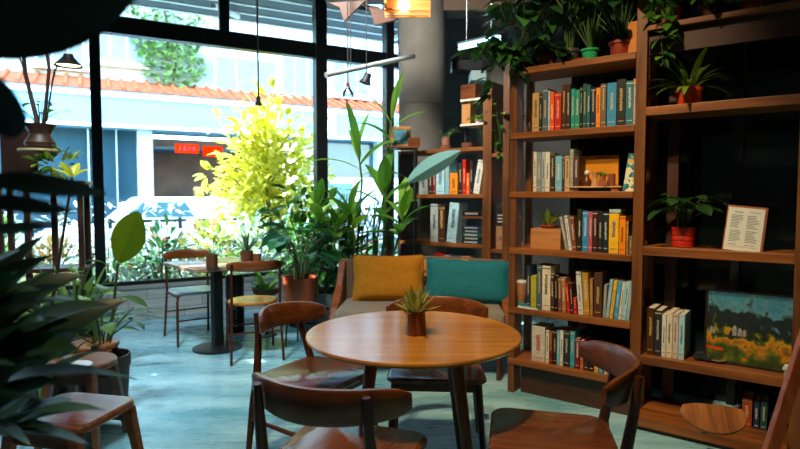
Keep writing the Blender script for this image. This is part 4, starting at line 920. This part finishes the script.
# under-shelf: things above sofa back
for px0, px1, col, lab, hgt in ((434.7, 443.4, '#c01c1c', 'bright red box above the left end of the sofa back on the rear shelf', .10), (444, 449.5, '#b0a8a4', 'pale pink-edged box right of the bright red box on the rear shelf', .085), (450, 460, '#16303c', 'dark box with white lettering right of the pale box on the rear shelf', .09), (460.8, 470, '#b0824e', 'tan cardboard box above the middle of the sofa back', .085), (471, 484, '#3a3a40', 'dark grey box at the right end above the sofa back', .07)):
    a0 = UF.px(px0, 255, .04)[0]; a1 = UF.px(px1, 255, .04)[0]; zz = UF.px(450, 252, .04)[2]-.02
    o = thing('product_box', lab, 'box', UF.w(a0, .04, ZU[3]), UF.ang, 'boxes on the rear shelf behind the sofa'); H_ = zz-ZU[3]-(.1-hgt)
    Bx(0, a1-a0-.004, 0, .14, 0, H_).build('box_body', plain(col, .5), o, bevel=.002); Bx(.001, a1-a0-.005, .001, .139, H_, H_+.003).build('flap', plain(col, .6), o)
    if col == '#16303c':
        g = MB()
        for k, x in enumerate((.008, .030, .052, .074)):
            z0 = H_-.05; g.box(x, x+.004, -.001, 0, z0, z0+.035); 
            if k != 3: g.box(x+.010, x+.014, -.001, 0, z0, z0+.035)
            g.box(x, x+.013, -.001, 0, z0+(.016 if k in (0, 1) else .031), z0+(.02 if k in (0, 1) else .035))
        g.build('lettering', plain('#d8dcd8', .5), o)
o = thing('glass_jar', 'small glass jar with teal lid in the narrow bay of the rear shelf', 'jar', UF.w(UF.px(502, 270, .1)[0], .08, ZU[3])); z = ZU[3]
hh = UF.px(502, 266, .1)[2]-ZU[3]; MB().lathe([(.04, 0), (.045, .01), (.045, hh-.02), (.038, hh)], 24).build('jar_body', plain('#9fb8b4', .15), o, smooth=True); MB().lathe([(.04, hh), (.042, hh+.003), (.042, hh+.02), (.035, hh+.022)], 24).build('lid', plain('#2a6a74', .4), o, smooth=True)
z = ZU[3]; Bx(UXP+.035, UX1-.03, 0, .3, z-.035, z).build('shelf', SHELF_X, m3)

# ================================================================== PLANTS ON TOP OF THE BOOKCASES
def trailing(name, lab, p, potr, poth, potm, strands, col, L=.085, W=.07, up=16, upH=.28, potlab=None):
    o = thing(name, lab, 'potted plant', p, group='plants on top of the bookcases'); pot(o, potr, poth, potm)
    s = MB(); f = MB()
    for k in range(up):
        a = k*2.4; q = R.uniform(.05, .22); h = R.uniform(.42, 1)*upH
        tip = Vector((cos(a)*q, sin(a)*q*.8, poth+h)); s.tube([(0, 0, poth*.85), tip*.5+Vector((0, 0, poth*.6)), tip], .0025, 5)
        f.leaf(tip, (cos(a), sin(a), R.uniform(-.5, .4)), L*R.uniform(.8, 1.5), W*R.uniform(.8, 1.4), .9, .15, 5, 'heart', R.uniform(-.4, .4))
    for (dx, dy, dz) in strands:
        pts = [Vector((0, 0, poth*.9))]; n = 9; out = Vector((dx, dy, 0))
        for i in range(1, n+1):
            t = i/n; pts.append(Vector((out.x*min(1, t*1.7)+R.uniform(-.02, .02), out.y*min(1, t*1.7)+R.uniform(-.015, .015), poth+.06*sin(min(1, t*1.7)*pi)*1+dz*max(0, (t-.3)/.7))))
        s.tube(pts, .0022, 5)
        for i in range(1, n):
            for r in range(2):
                q = pts[i].lerp(pts[i+1], R.random()); a = R.uniform(0, 2*pi)
                f.leaf(q, (cos(a), sin(a)-.6, R.uniform(-.9, .1)), L*R.uniform(.6, 1.15), W*R.uniform(.7, 1.1), .8, .15, 5, 'heart', R.uniform(-.4, .4))
    s.build('stems', plain('#3a5a2a', .6), o); f.build('foliage', leafm(*col, .3), o, recalc=False); return o
t1 = Z1[0]+.0005; t2 = Z2[0]+.031
def T(px, d=.13): a = SF.px(px, 60, d)[0]; return SF.w(a, d)
def tv(p, z): return (p.x, p.y, z)
for px, d, r, h, m_, st, c_, lab, up, uh, L_, W_ in (
  (520, .10, .06, .10, plain('#2a2c2a', .5), [(-.12, -.12, -.05), (-.2, -.05, -.30), (-.05, -.12, -.12), (-.25, -.1, .1), (-.34, -.12, -.0)], DG, 'trailing heart-leaved plant at the left end of the middle bookcase top', 24, .45, .14, .085),
  (548, .15, .055, .10, plain('#5a3a2a', .6), [(-.1, -.12, .1), (.05, -.15, -.04)], ('#123018', '#2f5f2c'), 'dark bushy plant in a brown pot, second from left on the middle bookcase top', 26, .40, .12, .09),
  (590, .05, .05, .065, plain('#2a9a60', .3), [], DG, 'leafy plant in a shiny green pot on the middle bookcase top', 26, .46, .14, .09),
  (620, .06, .06, .085, plain('#8a3018', .6), [], ('#123818', '#3a6a30'), 'leafy plant in a dark red pot near the right of the middle bookcase top', 24, .42, .13, .08)):
    o = trailing('potted_plant', lab, tv(T(px, d), t1), r, h, m_, st, c_, L_, W_, up, uh)
    if px == 590:
        pass
# terracotta saucer under the green pot replaced by a slim tray
p = T(588, .06); o = thing('terracotta_tray', 'flat terracotta tray in front of the green pot on the middle bookcase top', 'tray', tv(p, t1)); MB().lathe([(.08, 0), (.085, .012), (.082, .012), (.078, .005), (.002, .005)], 30).build('tray_body', TERRA, o, smooth=True); o.location = tv(SF.w(SF.px(583, 60, .0)[0]-.02, .085), t1)
# brown box
a = SF.px(632, 45, .04)[0]; o = thing('cardboard_box', 'orange-brown box against the post on the middle bookcase top', 'box', SF.w(X1-.115, .04, t1), SF.ang)
Bx(0, .08, 0, .12, 0, .085).build('box_body', plain('#c07a30', .7), o, bevel=.002); Bx(.02, .08, 0.01, .12, .0855, .19).build('box_upper', plain('#b87028', .7), o, bevel=.002)
for px, d, r, h, m_, st, c_, lab, up, uh in (
  (668, .10, .06, .10, TERRA, [(-.05, -.14, -.22), (-.1, -.15, -.36), (.1, -.14, .02), (-.15, -.12, -.12)], MG, 'trailing plant in a terracotta pot at the left of the right bookcase top', 18, .22),
  (710, .12, .06, .09, plain('#4a2a1c', .6), [(.1, -.12, .02), (-.05, -.14, .0)], DG, 'low dark leafy plant in a brown pot on the right bookcase top', 24, .2),
  (750, .12, .055, .09, TERRA, [(.1, -.1, .02)], ('#123018', '#2f5f2c'), 'dark plant in a terracotta pot at the right of the right bookcase top', 20, .25)):
    trailing('potted_plant', lab, tv(T(px, d), t2), r, h, m_, st, c_, .09, .07, up, uh)
# tall dracaena-like mass in the upper right, big leaves over the bookcase top
def big_leaf_plant(lab, p, potr, poth, potm, n, H, L, W, col, spread, **k):
    o = thing('potted_plant', lab, 'potted plant', p, group=k.pop('group', None)); pot(o, potr, poth, potm); stalked(o, poth*.85, n, H, L, W, col, spread, **k); return o
big_leaf_plant('large dark philodendron towering at the back of the middle bookcase top', tv(T(570, .13), t1), .06, .1, plain('#3a3c3a', .5), 26, .62, .20, .14, ('#0f2e18', '#2a5a30'), .26, shape='heart')
big_leaf_plant('broad-leaved hanging plant at the far left end of the middle bookcase top', tv(T(532, .2), t1), .05, .08, plain('#2a2c2a', .5), 22, .50, .17, .11, ('#143a1a', '#3f7a34'), .34, shape='heart')
# hanging vine between the rear post and the bookcase
o = trailing('potted_plant', 'bright trailing vine on the narrow bay top of the rear shelf', tv(UF.w((UXP+UX1)/2, .12), UF.px(500, 153)[2]+.0005), .04, .06, plain('#4a3a2a', .6), [], BG, .07, .045, 26, .45); 
o = trailing('potted_plant', 'small vine pot trailing into the second bay of the rear shelf', tv(UF.w(UX1-.12, .06), UF.px(500, 153)[2]+.0005), .03, .05, plain('#4a3a2a', .6), [(.02, -.08, -.1)], MG, .06, .04, 12, .25)

# ================================================================== FLOOR PLANTS
def planters():
    p = Vector((-.49, 5.35, 0)); o = thing('wooden_planter', 'grey wooden crate planter of tall ginger-like plants behind the sofa', 'planter', (p.x, p.y, 0))
    m = MB()
    for k in range(3):
        z = .02+k*.14
        m.box(-.42, .42, -.22, -.20, z, z+.125); m.box(-.42, .42, .20, .22, z, z+.125); m.box(-.42, -.40, -.2, .2, z, z+.125); m.box(.40, .42, -.2, .2, z, z+.125)
    m.build('crate', wood('#4a4c4a', '#7a7c76', 'x', .7), o); Bx(-.4, .4, -.2, .2, .02, .38).build('soil', SOIL, o)
    s = MB(); f = MB()
    def cane(bx, by, pxs, col=None, n=7, L=.42, W=.11, zl=.9):
        pts = [Vector((bx, by, .38))]
        for (px, py, Y) in pxs: q = atY(px, py, Y)-p; pts.append(q)
        s.tube(pts, [.012]*(len(pts)-1)+[.006], 7)
        tip = pts[-1]; d0 = (pts[-1]-pts[-2]).normalized()
        for k in range(n):
            t = k/max(1, n-1); q = pts[-2].lerp(tip, .15+.85*t) if len(pts) > 1 else tip
            a = k*2.6+bx*7; e = .35+.95*t
            f.leaf(q, (cos(a)*cos(e), sin(a)*cos(e)*.7, sin(e)), L*R.uniform(.75, 1.1), W, .9, .25, 8, 'oval')
    cane(.05, 0, [(362, 180, 5.3), (358, 150, 5.25)], n=6, L=.50, W=.085)
    cane(.18, .05, [(385, 190, 5.3), (388, 150, 5.3), (392, 118, 5.2)], n=5, L=.50, W=.09)
    cane(.25, -.05, [(386, 230, 5.2), (384, 188, 5.1)], n=8, L=.42, W=.13)
    cane(.0, -.1, [(355, 240, 5.2), (350, 212, 5.1)], n=8, L=.38, W=.12)
    cane(.3, .0, [(398, 240, 5.1), (404, 215, 5.0)], n=8, L=.34, W=.12)
    cane(-.3, .0, [(322, 240, 5.3), (318, 205, 5.3)], n=12, L=.3, W=.11)
    cane(-.2, -.1, [(335, 240, 5.2), (338, 225, 5.2)], n=10, L=.28, W=.10)
    for k in range(16):
        x = R.uniform(-.1, .38); y = R.uniform(-.15, .15); s.tube([(x, y, .38), (x+R.uniform(-.06, .06), y, 1.0), (x+R.uniform(-.15, .15), y, 1.35)], [.012, .009, .005], 6)
    s.build('canes', plain('#5a7a3a', .5), o, smooth=True); f.build('foliage', leafm('#3f8a2c', '#9cce48', .5), o, recalc=False)
    f = MB(); clump(f, (-.12, 0, .75), (.42, .25, .38), 150, .16, .075); f.build('undergrowth', leafm('#174a20', '#4f9a3a', .35), o, recalc=False)
    # the single silvery teal leaf
    f = MB(); q = atY(408, 182, 4.95)-p; e = atY(458, 149, 4.75)-p
    f.leaf(q, (e-q), (e-q).length*1.02, .17, .12, .25, 10, 'oval', -1.1); f.build('silver_leaf', leafm('#8fd4d0', '#a4e0da', .2, .25), o, recalc=False)
    MB().tube([(.35, 0, .38), (.4, 0, .9), q], [.01, .008, .005], 7).build('leaf_stalk', plain('#4a6a3a', .5), o)
    # terracotta pot on black stand
    c = atZ(300.5, 300, .42); c = Vector((-.885, 4.95, 0)); o = thing('terracotta_planter', 'round terracotta pot of dark broad leaves on a black stand near the window', 'planter', c)
    MB().lathe([(.125, .40), (.140, .405), (.152, .60), (.152, .615), (.142, .615), (.135, .58), (.002, .575)], 36).build('pot', plain('#a8502c', .6, 0, .08), o, smooth=True)
    m = MB(); m.lathe([(.10, .385), (.12, .385), (.12, .398), (.10, .398)], 24); m.build('stand_ring', BLACK, o)
    for k in range(4):
        a = k*pi/2+.4; MB().tube([(cos(a)*.14, sin(a)*.14, 0), (cos(a)*.11, sin(a)*.11, .39)], .008, 8).build('leg', BLACK, o)
    stalked(o, .57, 17, .50, .26, .14, ('#0f4028', '#3a8a4a'), .32, 'oval', trans=.35, droop=.8, rad=.006, base_r=.05)
    stalked(o, .57, 3, .22, .15, .11, ('#2a1a2c', '#3a2440'), .16, 'heart', trans=.1, droop=.8, rad=.005)
    # leafy bush behind it
    c = Vector((-.98, 5.75, 0)); o = thing('potted_shrub', 'dense green potted shrub behind the terracotta pot', 'potted plant', c); pot(o, .2, .3, plain('#3a3430', .7))
    stalked(o, .26, 60, 1.15, .16, .085, ('#174a1c', '#5fa03a'), .45, 'oval', trans=.4, droop=.6)
    f = MB(); clump(f, (0, 0, .9), (.45, .3, .5), 170, .13, .07); f.build('inner_foliage', leafm('#1f5a22', '#7ab848', .4), o, recalc=False)
    # bowl planter on the low stool
    c = atY(265, 290, 5.25); o = thing('bowl_planter', 'shallow brown bowl planter right of the thin-legged orange chair', 'planter', (c.x, 5.3, 0))
    MB().lathe([(.06, .38), (.12, .41), (.135, .46), (.125, .46), (.1, .43), (.002, .43)], 30).build('bowl', plain('#6a4028', .6), o, smooth=True)
    MB().lathe([(.10, 0), (.10, .01), (.02, .02), (.02, .38)], 20).build('pedestal', BLACK, o, smooth=True)
    rosette(o, .43, 18, .22, .045, ('#2f6a2c', '#8ab84a'), (.3, 1.3), .8, 'strap', .04)
    # left plants by the wall
    c = Vector((-2.35, 4.0, 0)); o = thing('potted_plant', 'arching long-leaved plant in a dark pot by the low wall on the left', 'potted plant', c); pot(o, .17, .34, plain('#2c2420', .6)); rosette(o, .32, 30, .55, .06, ('#1f4a20', '#7aa03c'), (.5, 1.4), 1.2, 'strap', .06)
    stalked(o, .32, 16, .55, .17, .08, ('#1f4a20', '#9ab83c'), .3, 'oval', trans=.4, rad=.005)
    c = Vector((-1.83, 3.4, 0)); o = thing('potted_plant', 'tall plant with one big translucent yellow-green leaf, left of the window bar', 'potted plant', c); pot(o, .15, .36, plain('#3a2c24', .6))
    q = atY(118, 262, 3.35)-c; e = atY(137, 214, 3.3)-c
    MB().tube([(0, 0, .32), (q.x*.5, 0, .6), q], [.012, .01, .006], 8).build('leaf_stalk', plain('#4a5a28', .5), o, smooth=True)
    f = MB(); f.leaf(q, (e-q), (e-q).length*1.05, .20, .05, .12, 10, 'oval', -1.2); f.build('big_leaf', leafm('#66780c', '#768612', .45, .4), o, recalc=False)
    stalked(o, .32, 16, .42, .14, .07, ('#1f4020', '#6a8a30'), .24, 'oval', trans=.3, rad=.005)
    # slender plant further left
    c = Vector((-2.0, 3.1, 0)); o = thing('potted_plant', 'slender dark-stemmed plant with a small yellow tip leaf, far left', 'potted plant', (c.x, c.y, 0)); pot(o, .13, .3, plain('#241c18', .6))
    q = atY(72, 178, 3.1)-c; MB().tube([(0, 0, .27), (.06, 0, .75), q], [.014, .01, .006], 8).build('stem', plain('#2a2418', .6), o, smooth=True)
    f = MB()
    for a in (0, 1.6, 3.2, 4.6): f.leaf(q, (cos(a), sin(a)*.5, .7), .12, .05, .5, .3, 6, 'oval')
    f.build('tip_leaves', leafm('#b8b820', '#d8d040', .5), o, recalc=False)
    rosette(o, .28, 24, .36, .05, ('#16381c', '#3f7a34'), (.3, 1.3), 1.0, 'strap', .05)
planters()

# ================================================================== LEFT SIDE
def left_side():
    SW = wood('#6a3c1e', '#a86a38', 'x', .3)
    def stool(lab, x, y, rz, h, w, mat, rnd=False, splay=.05):
        o = thing('wooden_stool', lab, 'stool', (x, y, 0), rz, 'wooden stools along the left side')
        pts = [(w/2*cos(2*pi*k/36), w/2*sin(2*pi*k/36)) for k in range(36)] if rnd else rounded(w, w*.92, w*.16)
        slab(MB(), pts, h-.035, h, .008).build('seat', mat, o, smooth=True)
        k = w/2*(.62 if rnd else .78)
        for sx in (-1, 1):
            for sy in (-1, 1): MB().loft([[(sx*(k+splay)+a, sy*(k+splay)+b, 0) for a, b in ((-.014, -.014), (.014, -.014), (.014, .014), (-.014, .014))], [(sx*k+a, sy*k+b, h-.034) for a, b in ((-.024, -.02), (.024, -.02), (.024, .02), (-.024, .02))]]).build('leg', mat, o, bevel=.004)
        for s in (-1, 1): MB().bar([(-k, s*k, h-.07), (k, s*k, h-.07)], .018, .06).build('rail', mat, o, bevel=.002)
        return o
    stool('nearest square wooden stool with rounded corners at the lower left', -1.37, 2.30, radians(-12), .45, .38, SW)
    stool('round wooden stool holding a white saucer, behind the square stool', -1.70, 2.95, 0, .46, .34, wood('#5a3420', '#8a5a38', 'x', .3), True)
    stool('second round wooden stool beside the saucer stool, further from the camera', -1.88, 3.40, .3, .44, .28, wood('#7a4422', '#a8683a', 'x', .3), True)
    p = atZ(74, 368, .46); o = thing('white_saucer', 'white oval saucer on the round wooden stool at the left', 'saucer', (p.x, p.y, .4605)); MB().lathe([(.03, 0), (.06, .004), (.085, .014), (.083, .016), (.055, .007), (.002, .005)], 30).build('saucer_body', plain('#d0d8d8', .3), o, smooth=True)
    # trellis-like plant stand
    c = Vector((-2.72, 4.25, 0)); o = thing('plant_rack', 'tall dark wooden plant rack with posts at the far left', 'rack', c, .3); dw = wood('#24100a', '#44200f', 'z', .5)
    for x in (-.3, -.12, .06, .24):
        Bx(x, x+.04, 0, .04, 0, 1.45).build('post', dw, o, bevel=.002)
    for z in (.75, 1.42): Bx(-.32, .30, -.02, .26, z, z+.03).build('shelf', wood('#24100a', '#44200f', 'x', .5), o, bevel=.002)
    Bx(-.26, -.02, .02, .05, 1.45, 1.85).build('back_board', dw, o, bevel=.002)
    for x in (-.3, .24): Bx(x, x+.04, .22, .26, 0, 1.42).build('post', dw, o, bevel=.002)
    # hanging planter
    P = atY(40, 133, 4.0); o = thing('hanging_planter', 'dark clay planter hanging on crossed straps in the left window', 'hanging planter', (P.x, P.y, P.z))
    MB().lathe([(.05, -.11), (.09, -.10), (.10, -.07), (.07, -.02), (.07, 0), (.10, .05), (.105, .06), (.09, .06), (.07, .02), (.002, .02)], 28).build('pot', plain('#3a2418', .5, 0, .25, 20), o, smooth=True)
    MB().lathe([(.13, -.135), (.14, -.13), (.14, -.115), (.002, -.115)], 28).build('tray', wood('#8a7a5a', '#b8a47a', 'x', .5), o, smooth=True)
    top = atY(47, 20, 4.0)-P; topz = 4.2-P.z
    s = MB(); s.tube([(.03, 0, .05), (.08, 0, .45), (.03, 0, .95), (.0, 0, topz)], .012, 8); s.build('strap', dw, o)
    s = MB(); s.tube([(-.01, 0, .05), (-.09, 0, .42), (-.10, 0, .62)], [.016, .014, .012], 8); s.tube([(-.10, 0, .60), (-.12, 0, .61), (.02, 0, .63)], .01, 8); s.build('branch', dw, o)
    s = MB(); s.tube([(-.09, 0, .42), (-.16, .02, .60), (-.09, 0, .63)], .006, 6); s.build('twig', dw, o)
    stalked(o, .03, 12, .2, .09, .05, BG, .14, 'oval', trans=.4)
    f = MB(); clump(f, (.08, 0, -.22), (.18, .12, .12), 60, .10, .045); f.build('trailing_foliage', leafm('#3f6a1c', '#a8b43a', .4), o, recalc=False)
    # lamp
    L = atY(68.5, 62, 4.0); base_ = P+Vector((.05, 0, .08)); o = thing('clip_lamp', 'small dark cone lamp on a curved arm beside the hanging planter', 'lamp', base_)
    q = L-base_; MB().tube([(0, 0, 0), (.05, 0, .28), (.07, 0, q.z-.06), (.11, 0, q.z+.01), (q.x, 0, q.z+.03)], .006, 8).build('arm', BLACK, o, smooth=True)
    m = MB(); m.M = Matrix.Translation(q) ; m.lathe([(.02, .055), (.03, .055), (.035, .035), (.095, -.03), (.09, -.03), (.03, .03)], 28).build('lamp_shade', plain('#1c1814', .4, .3), o, smooth=True)
    m = MB(); m.M = Matrix.Translation(q) ; m.lathe([(.004, -.012), (.075, -.016), (.075, -.020), (.004, -.020)], 24).build('bulb', plain('#ffd9a0', .5, emis=2.5), o, smooth=True)
left_side()

def foreground():
    # big plant low left, rooted off-frame
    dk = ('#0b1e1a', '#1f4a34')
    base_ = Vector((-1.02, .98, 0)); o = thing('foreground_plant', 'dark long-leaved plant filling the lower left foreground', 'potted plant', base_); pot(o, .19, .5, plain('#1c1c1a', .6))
    f = MB(); root = Vector((0, 0, .55))
    tips = [(20, 270, .9), (55, 255, 1.05), (75, 300, .9), (45, 320, .8), (80, 350, .85), (45, 400, .75), (90, 445, .85), (15, 365, .75), (10, 330, 1.0), (60, 380, 1.1), (25, 425, 1.0), (70, 285, 1.0), (138, 380, 1.15), (110, 305, 1.15), (128, 300, 1.3), (90, 330, 1.0), (60, 270, 1.2), (75, 400, .95), (40, 290, .95), (20, 250, 1.0), (100, 350, 1.2), (60, 430, .9), (30, 340, .9), (10, 300, .9), (85, 275, 1.3), (50, 360, .85), (15, 400, .8), (105, 410, 1.0), (0, 340, .85), (70, 320, 1.1), (30, 445, .8), (45, 235, 1.1)]
    st = MB()
    for k, (px, py, Y) in enumerate(tips):
        e = atY(px, py, Y)-base_; b = root+Vector((R.uniform(-.03, .05), R.uniform(-.05, .05), R.uniform(-.05, .25)))
        d = e-b; up = Vector((0, 0, .30*d.length))
        rows = []; n = 12; W = R.uniform(.11, .17)
        for i in range(n+1):
            t = i/n; q = b.lerp(e, t)+up*(4*t*(1-t))*.55; tg = (d+up*(4-8*t)*.55).normalized(); sd = tg.cross(Vector((0, 0, 1))).normalized(); sd = Matrix.Rotation(R.uniform(-.05, .05)+(k % 5-2)*.25, 3, tg) @ sd
            w = W/2*(min(1, .25+t*2.2))*(1-t**3)**.9 if t < 1 else .001
            u_ = sd.cross(tg).normalized()
            rows.append([f.av(q-sd*w+u_*w*.3), f.av(q), f.av(q+sd*w+u_*w*.3)])
        for a, c_ in zip(rows, rows[1:]):
            for j in (0, 1): f.af((a[j], a[j+1], c_[j+1], c_[j]))
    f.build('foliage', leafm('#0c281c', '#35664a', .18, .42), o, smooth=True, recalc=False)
    MB().tube([(0, 0, .4), (.01, 0, .85)], [.03, .02], 10).build('trunk', plain('#2a2418', .8), o, smooth=True)
    # tall broad-leaved plant, root off-frame on the left
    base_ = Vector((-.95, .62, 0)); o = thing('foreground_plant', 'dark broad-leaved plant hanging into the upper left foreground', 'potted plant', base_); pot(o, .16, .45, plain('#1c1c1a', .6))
    trunk = MB(); trunk.tube([(0, 0, .4), (.02, 0, 1.0), (.0, 0, 1.7)], [.025, .02, .012], 10)
    f = MB()
    for b0, a0, a1, W in ((Vector((.02, 0, 1.62)), (-85, 40, .62), (145, -40, .60), .12), (Vector((.0, 0, 1.6)), (-40, 5, .6), (110, -55, .62), .11), (Vector((0, 0, 1.35)), (-25, 182, .62), (106, 190, .66), .055), (Vector((0, 0, 1.30)), (-25, 205, .62), (74, 207, .62), .05), (Vector((0, 0, 1.2)), (-30, 235, .62), (55, 222, .62), .03), (Vector((0, 0, 1.45)), (-30, 100, .6), (28, 118, .6), .075)):
        p0 = atY(*a0)-base_; p1 = atY(*a1)-base_; trunk.tube([b0, p0], .006, 6)
        f.leaf(p0, p1-p0, (p1-p0).length, W, .08, .12, 10, 'oval', -.9 if W > .1 else (-.5 if W < .06 else -1.0))
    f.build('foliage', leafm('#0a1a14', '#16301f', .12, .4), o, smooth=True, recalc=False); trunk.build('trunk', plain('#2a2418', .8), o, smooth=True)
foreground()

# ================================================================== LAMPS AND CEILING PIECES
def lamps():
    # timber hanging rack
    c = atY(372, 8, 4.9); o = thing('hanging_rack', 'brown timber rack hung from the ceiling left of the column', 'ceiling rack', (c.x, c.y, c.z))
    w = wood('#3a2014', '#5a3422', 'x', .5)
    m = MB(); m.prism([(-.38, .04), (-.05, .06), (-.14, -.02), (-.24, -.12), (-.28, .0)], 'y', -.02, .02); m.build('left_brace', w, o, bevel=.002)
    m = MB(); m.prism([(-.08, .05), (.05, .03), (.22, -.08), (.02, -.13), (-.02, .0)], 'y', .05, .09); m.build('right_brace', w, o, bevel=.002)
    Bx(-.40, .42, -.02, .10, .06, .10).build('beam', w, o, bevel=.003)
    for x in (-.3, .3): MB().tube([(x, .04, .1), (x, .04, 4.2-c.z)], .006, 6).build('hanger_rod', BLACK, o)
    # wood ceiling box w bulb
    c = atY(404, 8, 4.7); o = thing('ceiling_lamp', 'warm wooden ceiling lamp box with round white bulb by the column', 'lamp', c)
    wm = wood('#a8642c', '#d89448', 'x', .4)
    m = MB(); m.box(-.16, .22, .05, .07, -.06, .30); m.box(-.16, -.14, -.12, .05, .0, .30); m.box(-.16, .22, -.12, .07, .30, .32); m.build('shade_box', wm, o)
    m = MB(); 
    for z in (-.05, -.01): m.bar([(-.16, .0, z), (.2, -.04, z-.02)], .02, .015)
    m.build('slats', wm, o)
    MB().lathe([(.003, -.03), (.03, -.022), (.046, 0), (.05, .02), (.046, .04), (.03, .062), (.02, .10)], 24).build('bulb', plain('#fff2dc', .4, emis=7), o, smooth=True)
    MB().tube([(0, 0, .10), (0, 0, .30)], .01, 8).build('socket', BLACK, o); MB().tube([(0, 0, .32), (0, 0, 4.2-c.z)], .006, 6).build('cord', BLACK, o)
    # track tube and spots
    a = atY(326, 75, 4.6); b = atY(414, 56, 5.4); o = thing('track_rail', 'white slanting track rail in front of the window', 'track rail', a); d = b-a
    MB().tube([(0, 0, 0), d], .022, 12).build('rail', plain('#b8c4c4', .4), o, smooth=True)
    for t in (.25, .8): MB().tube([d*t, d*t+Vector((0, 0, 4.2-(a+d*t).z))], .005, 6).build('suspension_rod', STEEL, o)
    c = atY(366.5, 79, 4.75); o = thing('spotlight', 'small black spotlight hanging below the slanting track rail', 'spotlight', c)
    m = MB(); m.M = Matrix.Rotation(.35, 4, 'Y'); m.lathe([(.02, .05), (.03, .045), (.032, .0), (.055, -.04), (.05, -.04), (.028, -.005)], 22).build('lamp_head', BLACK, o, smooth=True); MB().tube([(0, 0, .05), (0, 0, 4.2-c.z)], .004, 6).build('cord', STEEL, o)
    c = atY(348, 93, 4.8); o = thing('pendant_lamp', 'small clear glass pendant lamp in front of the second window bar', 'lamp', c)
    MB().lathe([(.018, .055), (.02, .04), (.05, -.005), (.052, -.035), (.048, -.035), (.046, -.005), (.015, .04)], 26).build('lamp_shade', glassm('#c8d8d8', 2.0), o, smooth=True)
    MB().lathe([(.014, .05), (.016, .06), (.016, .085), (.006, .09)], 16).build('socket', plain('#a05038', .4), o, smooth=True)
    MB().lathe([(.003, -.02), (.02, -.005), (.022, .015), (.012, .04)], 16).build('bulb', plain('#fff0d8', .4, emis=2), o, smooth=True); MB().tube([(0, 0, .09), (0, 0, 4.2-c.z)], .006, 6).build('cord', STEEL, o)
    c = atY(258.5, 104, 4.8); o = thing('pendant_lamp', 'tiny dark pendant on a long black cord in front of the yellow tree', 'lamp', c)
    MB().lathe([(.006, .07), (.018, .055), (.02, .02), (.036, -.01), (.03, -.01), (.015, .015)], 20).build('lamp_shade', BLACK, o, smooth=True); MB().tube([(0, 0, .06), (0, 0, 4.2-c.z)], .008, 6).build('cord', BLACK, o)
    # fluorescent tube lamp
    a = atY(459, 49, 5.0); b = atY(500, 40, 4.5); o = thing('tube_lamp', 'glowing pale blue double tube lamp right of the column', 'lamp', a); d = b-a; sd = Vector((0, 0, .028))
    g = plain('#a8e4ff', .4, emis=4)
    for k in (0, 1): MB().tube([sd*k, d+sd*k], .009, 10).build('tube', g, o, smooth=True)
    MB().bar([Vector((0, 0, .045)), d+Vector((0, 0, .045))], .05, .015).build('housing', plain('#3a4a50', .4), o)
    for t in (.2, .8): MB().tube([d*t+Vector((0, 0, .05)), d*t+Vector((0, 0, 4.2-(a+d*t).z))], .003, 6).build('cord', STEEL, o)
    # grey duct on wall
    c = atY(470, 70, 6.6); o = thing('wall_unit', 'black bracket unit on the concrete wall right of the column', 'wall unit', c); Bx(-.22, .15, -.1, .15, -.02, .10).build('unit_body', BLACK, o, bevel=.01); Bx(.0, .17, -.12, .14, -.14, -.03).build('vent_face', plain('#a8c8cc', .4), o)
lamps()

# ================================================================== LIGHT
w = bpy.data.worlds.new('world'); SC.world = w; w.use_nodes = True; nt = w.node_tree
bg = nt.nodes['Background']; sky = nt.nodes.new('ShaderNodeTexSky'); sky.sky_type = 'NISHITA'; sky.sun_disc = False
sky.sun_elevation = radians(55); sky.sun_rotation = radians(200); sky.air_density = 1.2; sky.dust_density = .6
nt.links.new(sky.outputs[0], bg.inputs['Color']); bg.inputs['Strength'].default_value = 1.75
sun = bpy.data.lights.new('sun', 'SUN'); so = bpy.data.objects.new('sun', sun); COL.objects.link(so); sun.energy = 14.0; sun.angle = radians(1.0); sun.color = (1, .95, .86)
sd = (WF.u*-.75+WF.n*.5+Vector((0, 0, 1.0))).normalized(); so.rotation_euler = (-sd).to_track_quat('-Z', 'Y').to_euler()
def spot(x, y, z, tx, ty, tz, e, col=(1, .72, .42), size=75, blend=.7, r=.06):  # added fill light without a fixture, brightens dim parts of the room
    l = bpy.data.lights.new('fill_spot', 'SPOT'); o = bpy.data.objects.new('fill_spot', l); COL.objects.link(o); o.location = (x, y, z)
    l.energy = e; l.color = col; l.spot_size = radians(size); l.spot_blend = blend; l.shadow_soft_size = r
    o.rotation_euler = (Vector((tx, ty, tz))-Vector((x, y, z))).to_track_quat('-Z', 'Y').to_euler()
spot(.0, 1.7, 3.9, 1.0, 3.6, 1.3, 190, size=52)
spot(-.9, 3.4, 3.9, .5, 6.0, 2.0, 420, (1, .9, .8), 70, .9, .35)
spot(-1.6, 2.2, 3.95, -2.0, 4.5, 0, 380, (.86, .95, 1), 58, .9, .3)
spot(-.4, 1.5, 3.9, .5, 2.25, .7, 170)
SC.view_settings.view_transform = 'Standard'; SC.view_settings.look = 'None'; SC.view_settings.gamma = 1; SC.view_settings.use_curve_mapping = False
SC.view_settings.exposure = .95
try:
    SC.cycles.use_denoising = True; SC.cycles.max_bounces = 10; SC.cycles.transparent_max_bounces = 16; SC.cycles.sample_clamp_indirect = 8; SC.cycles.caustics_reflective = False
except Exception: pass
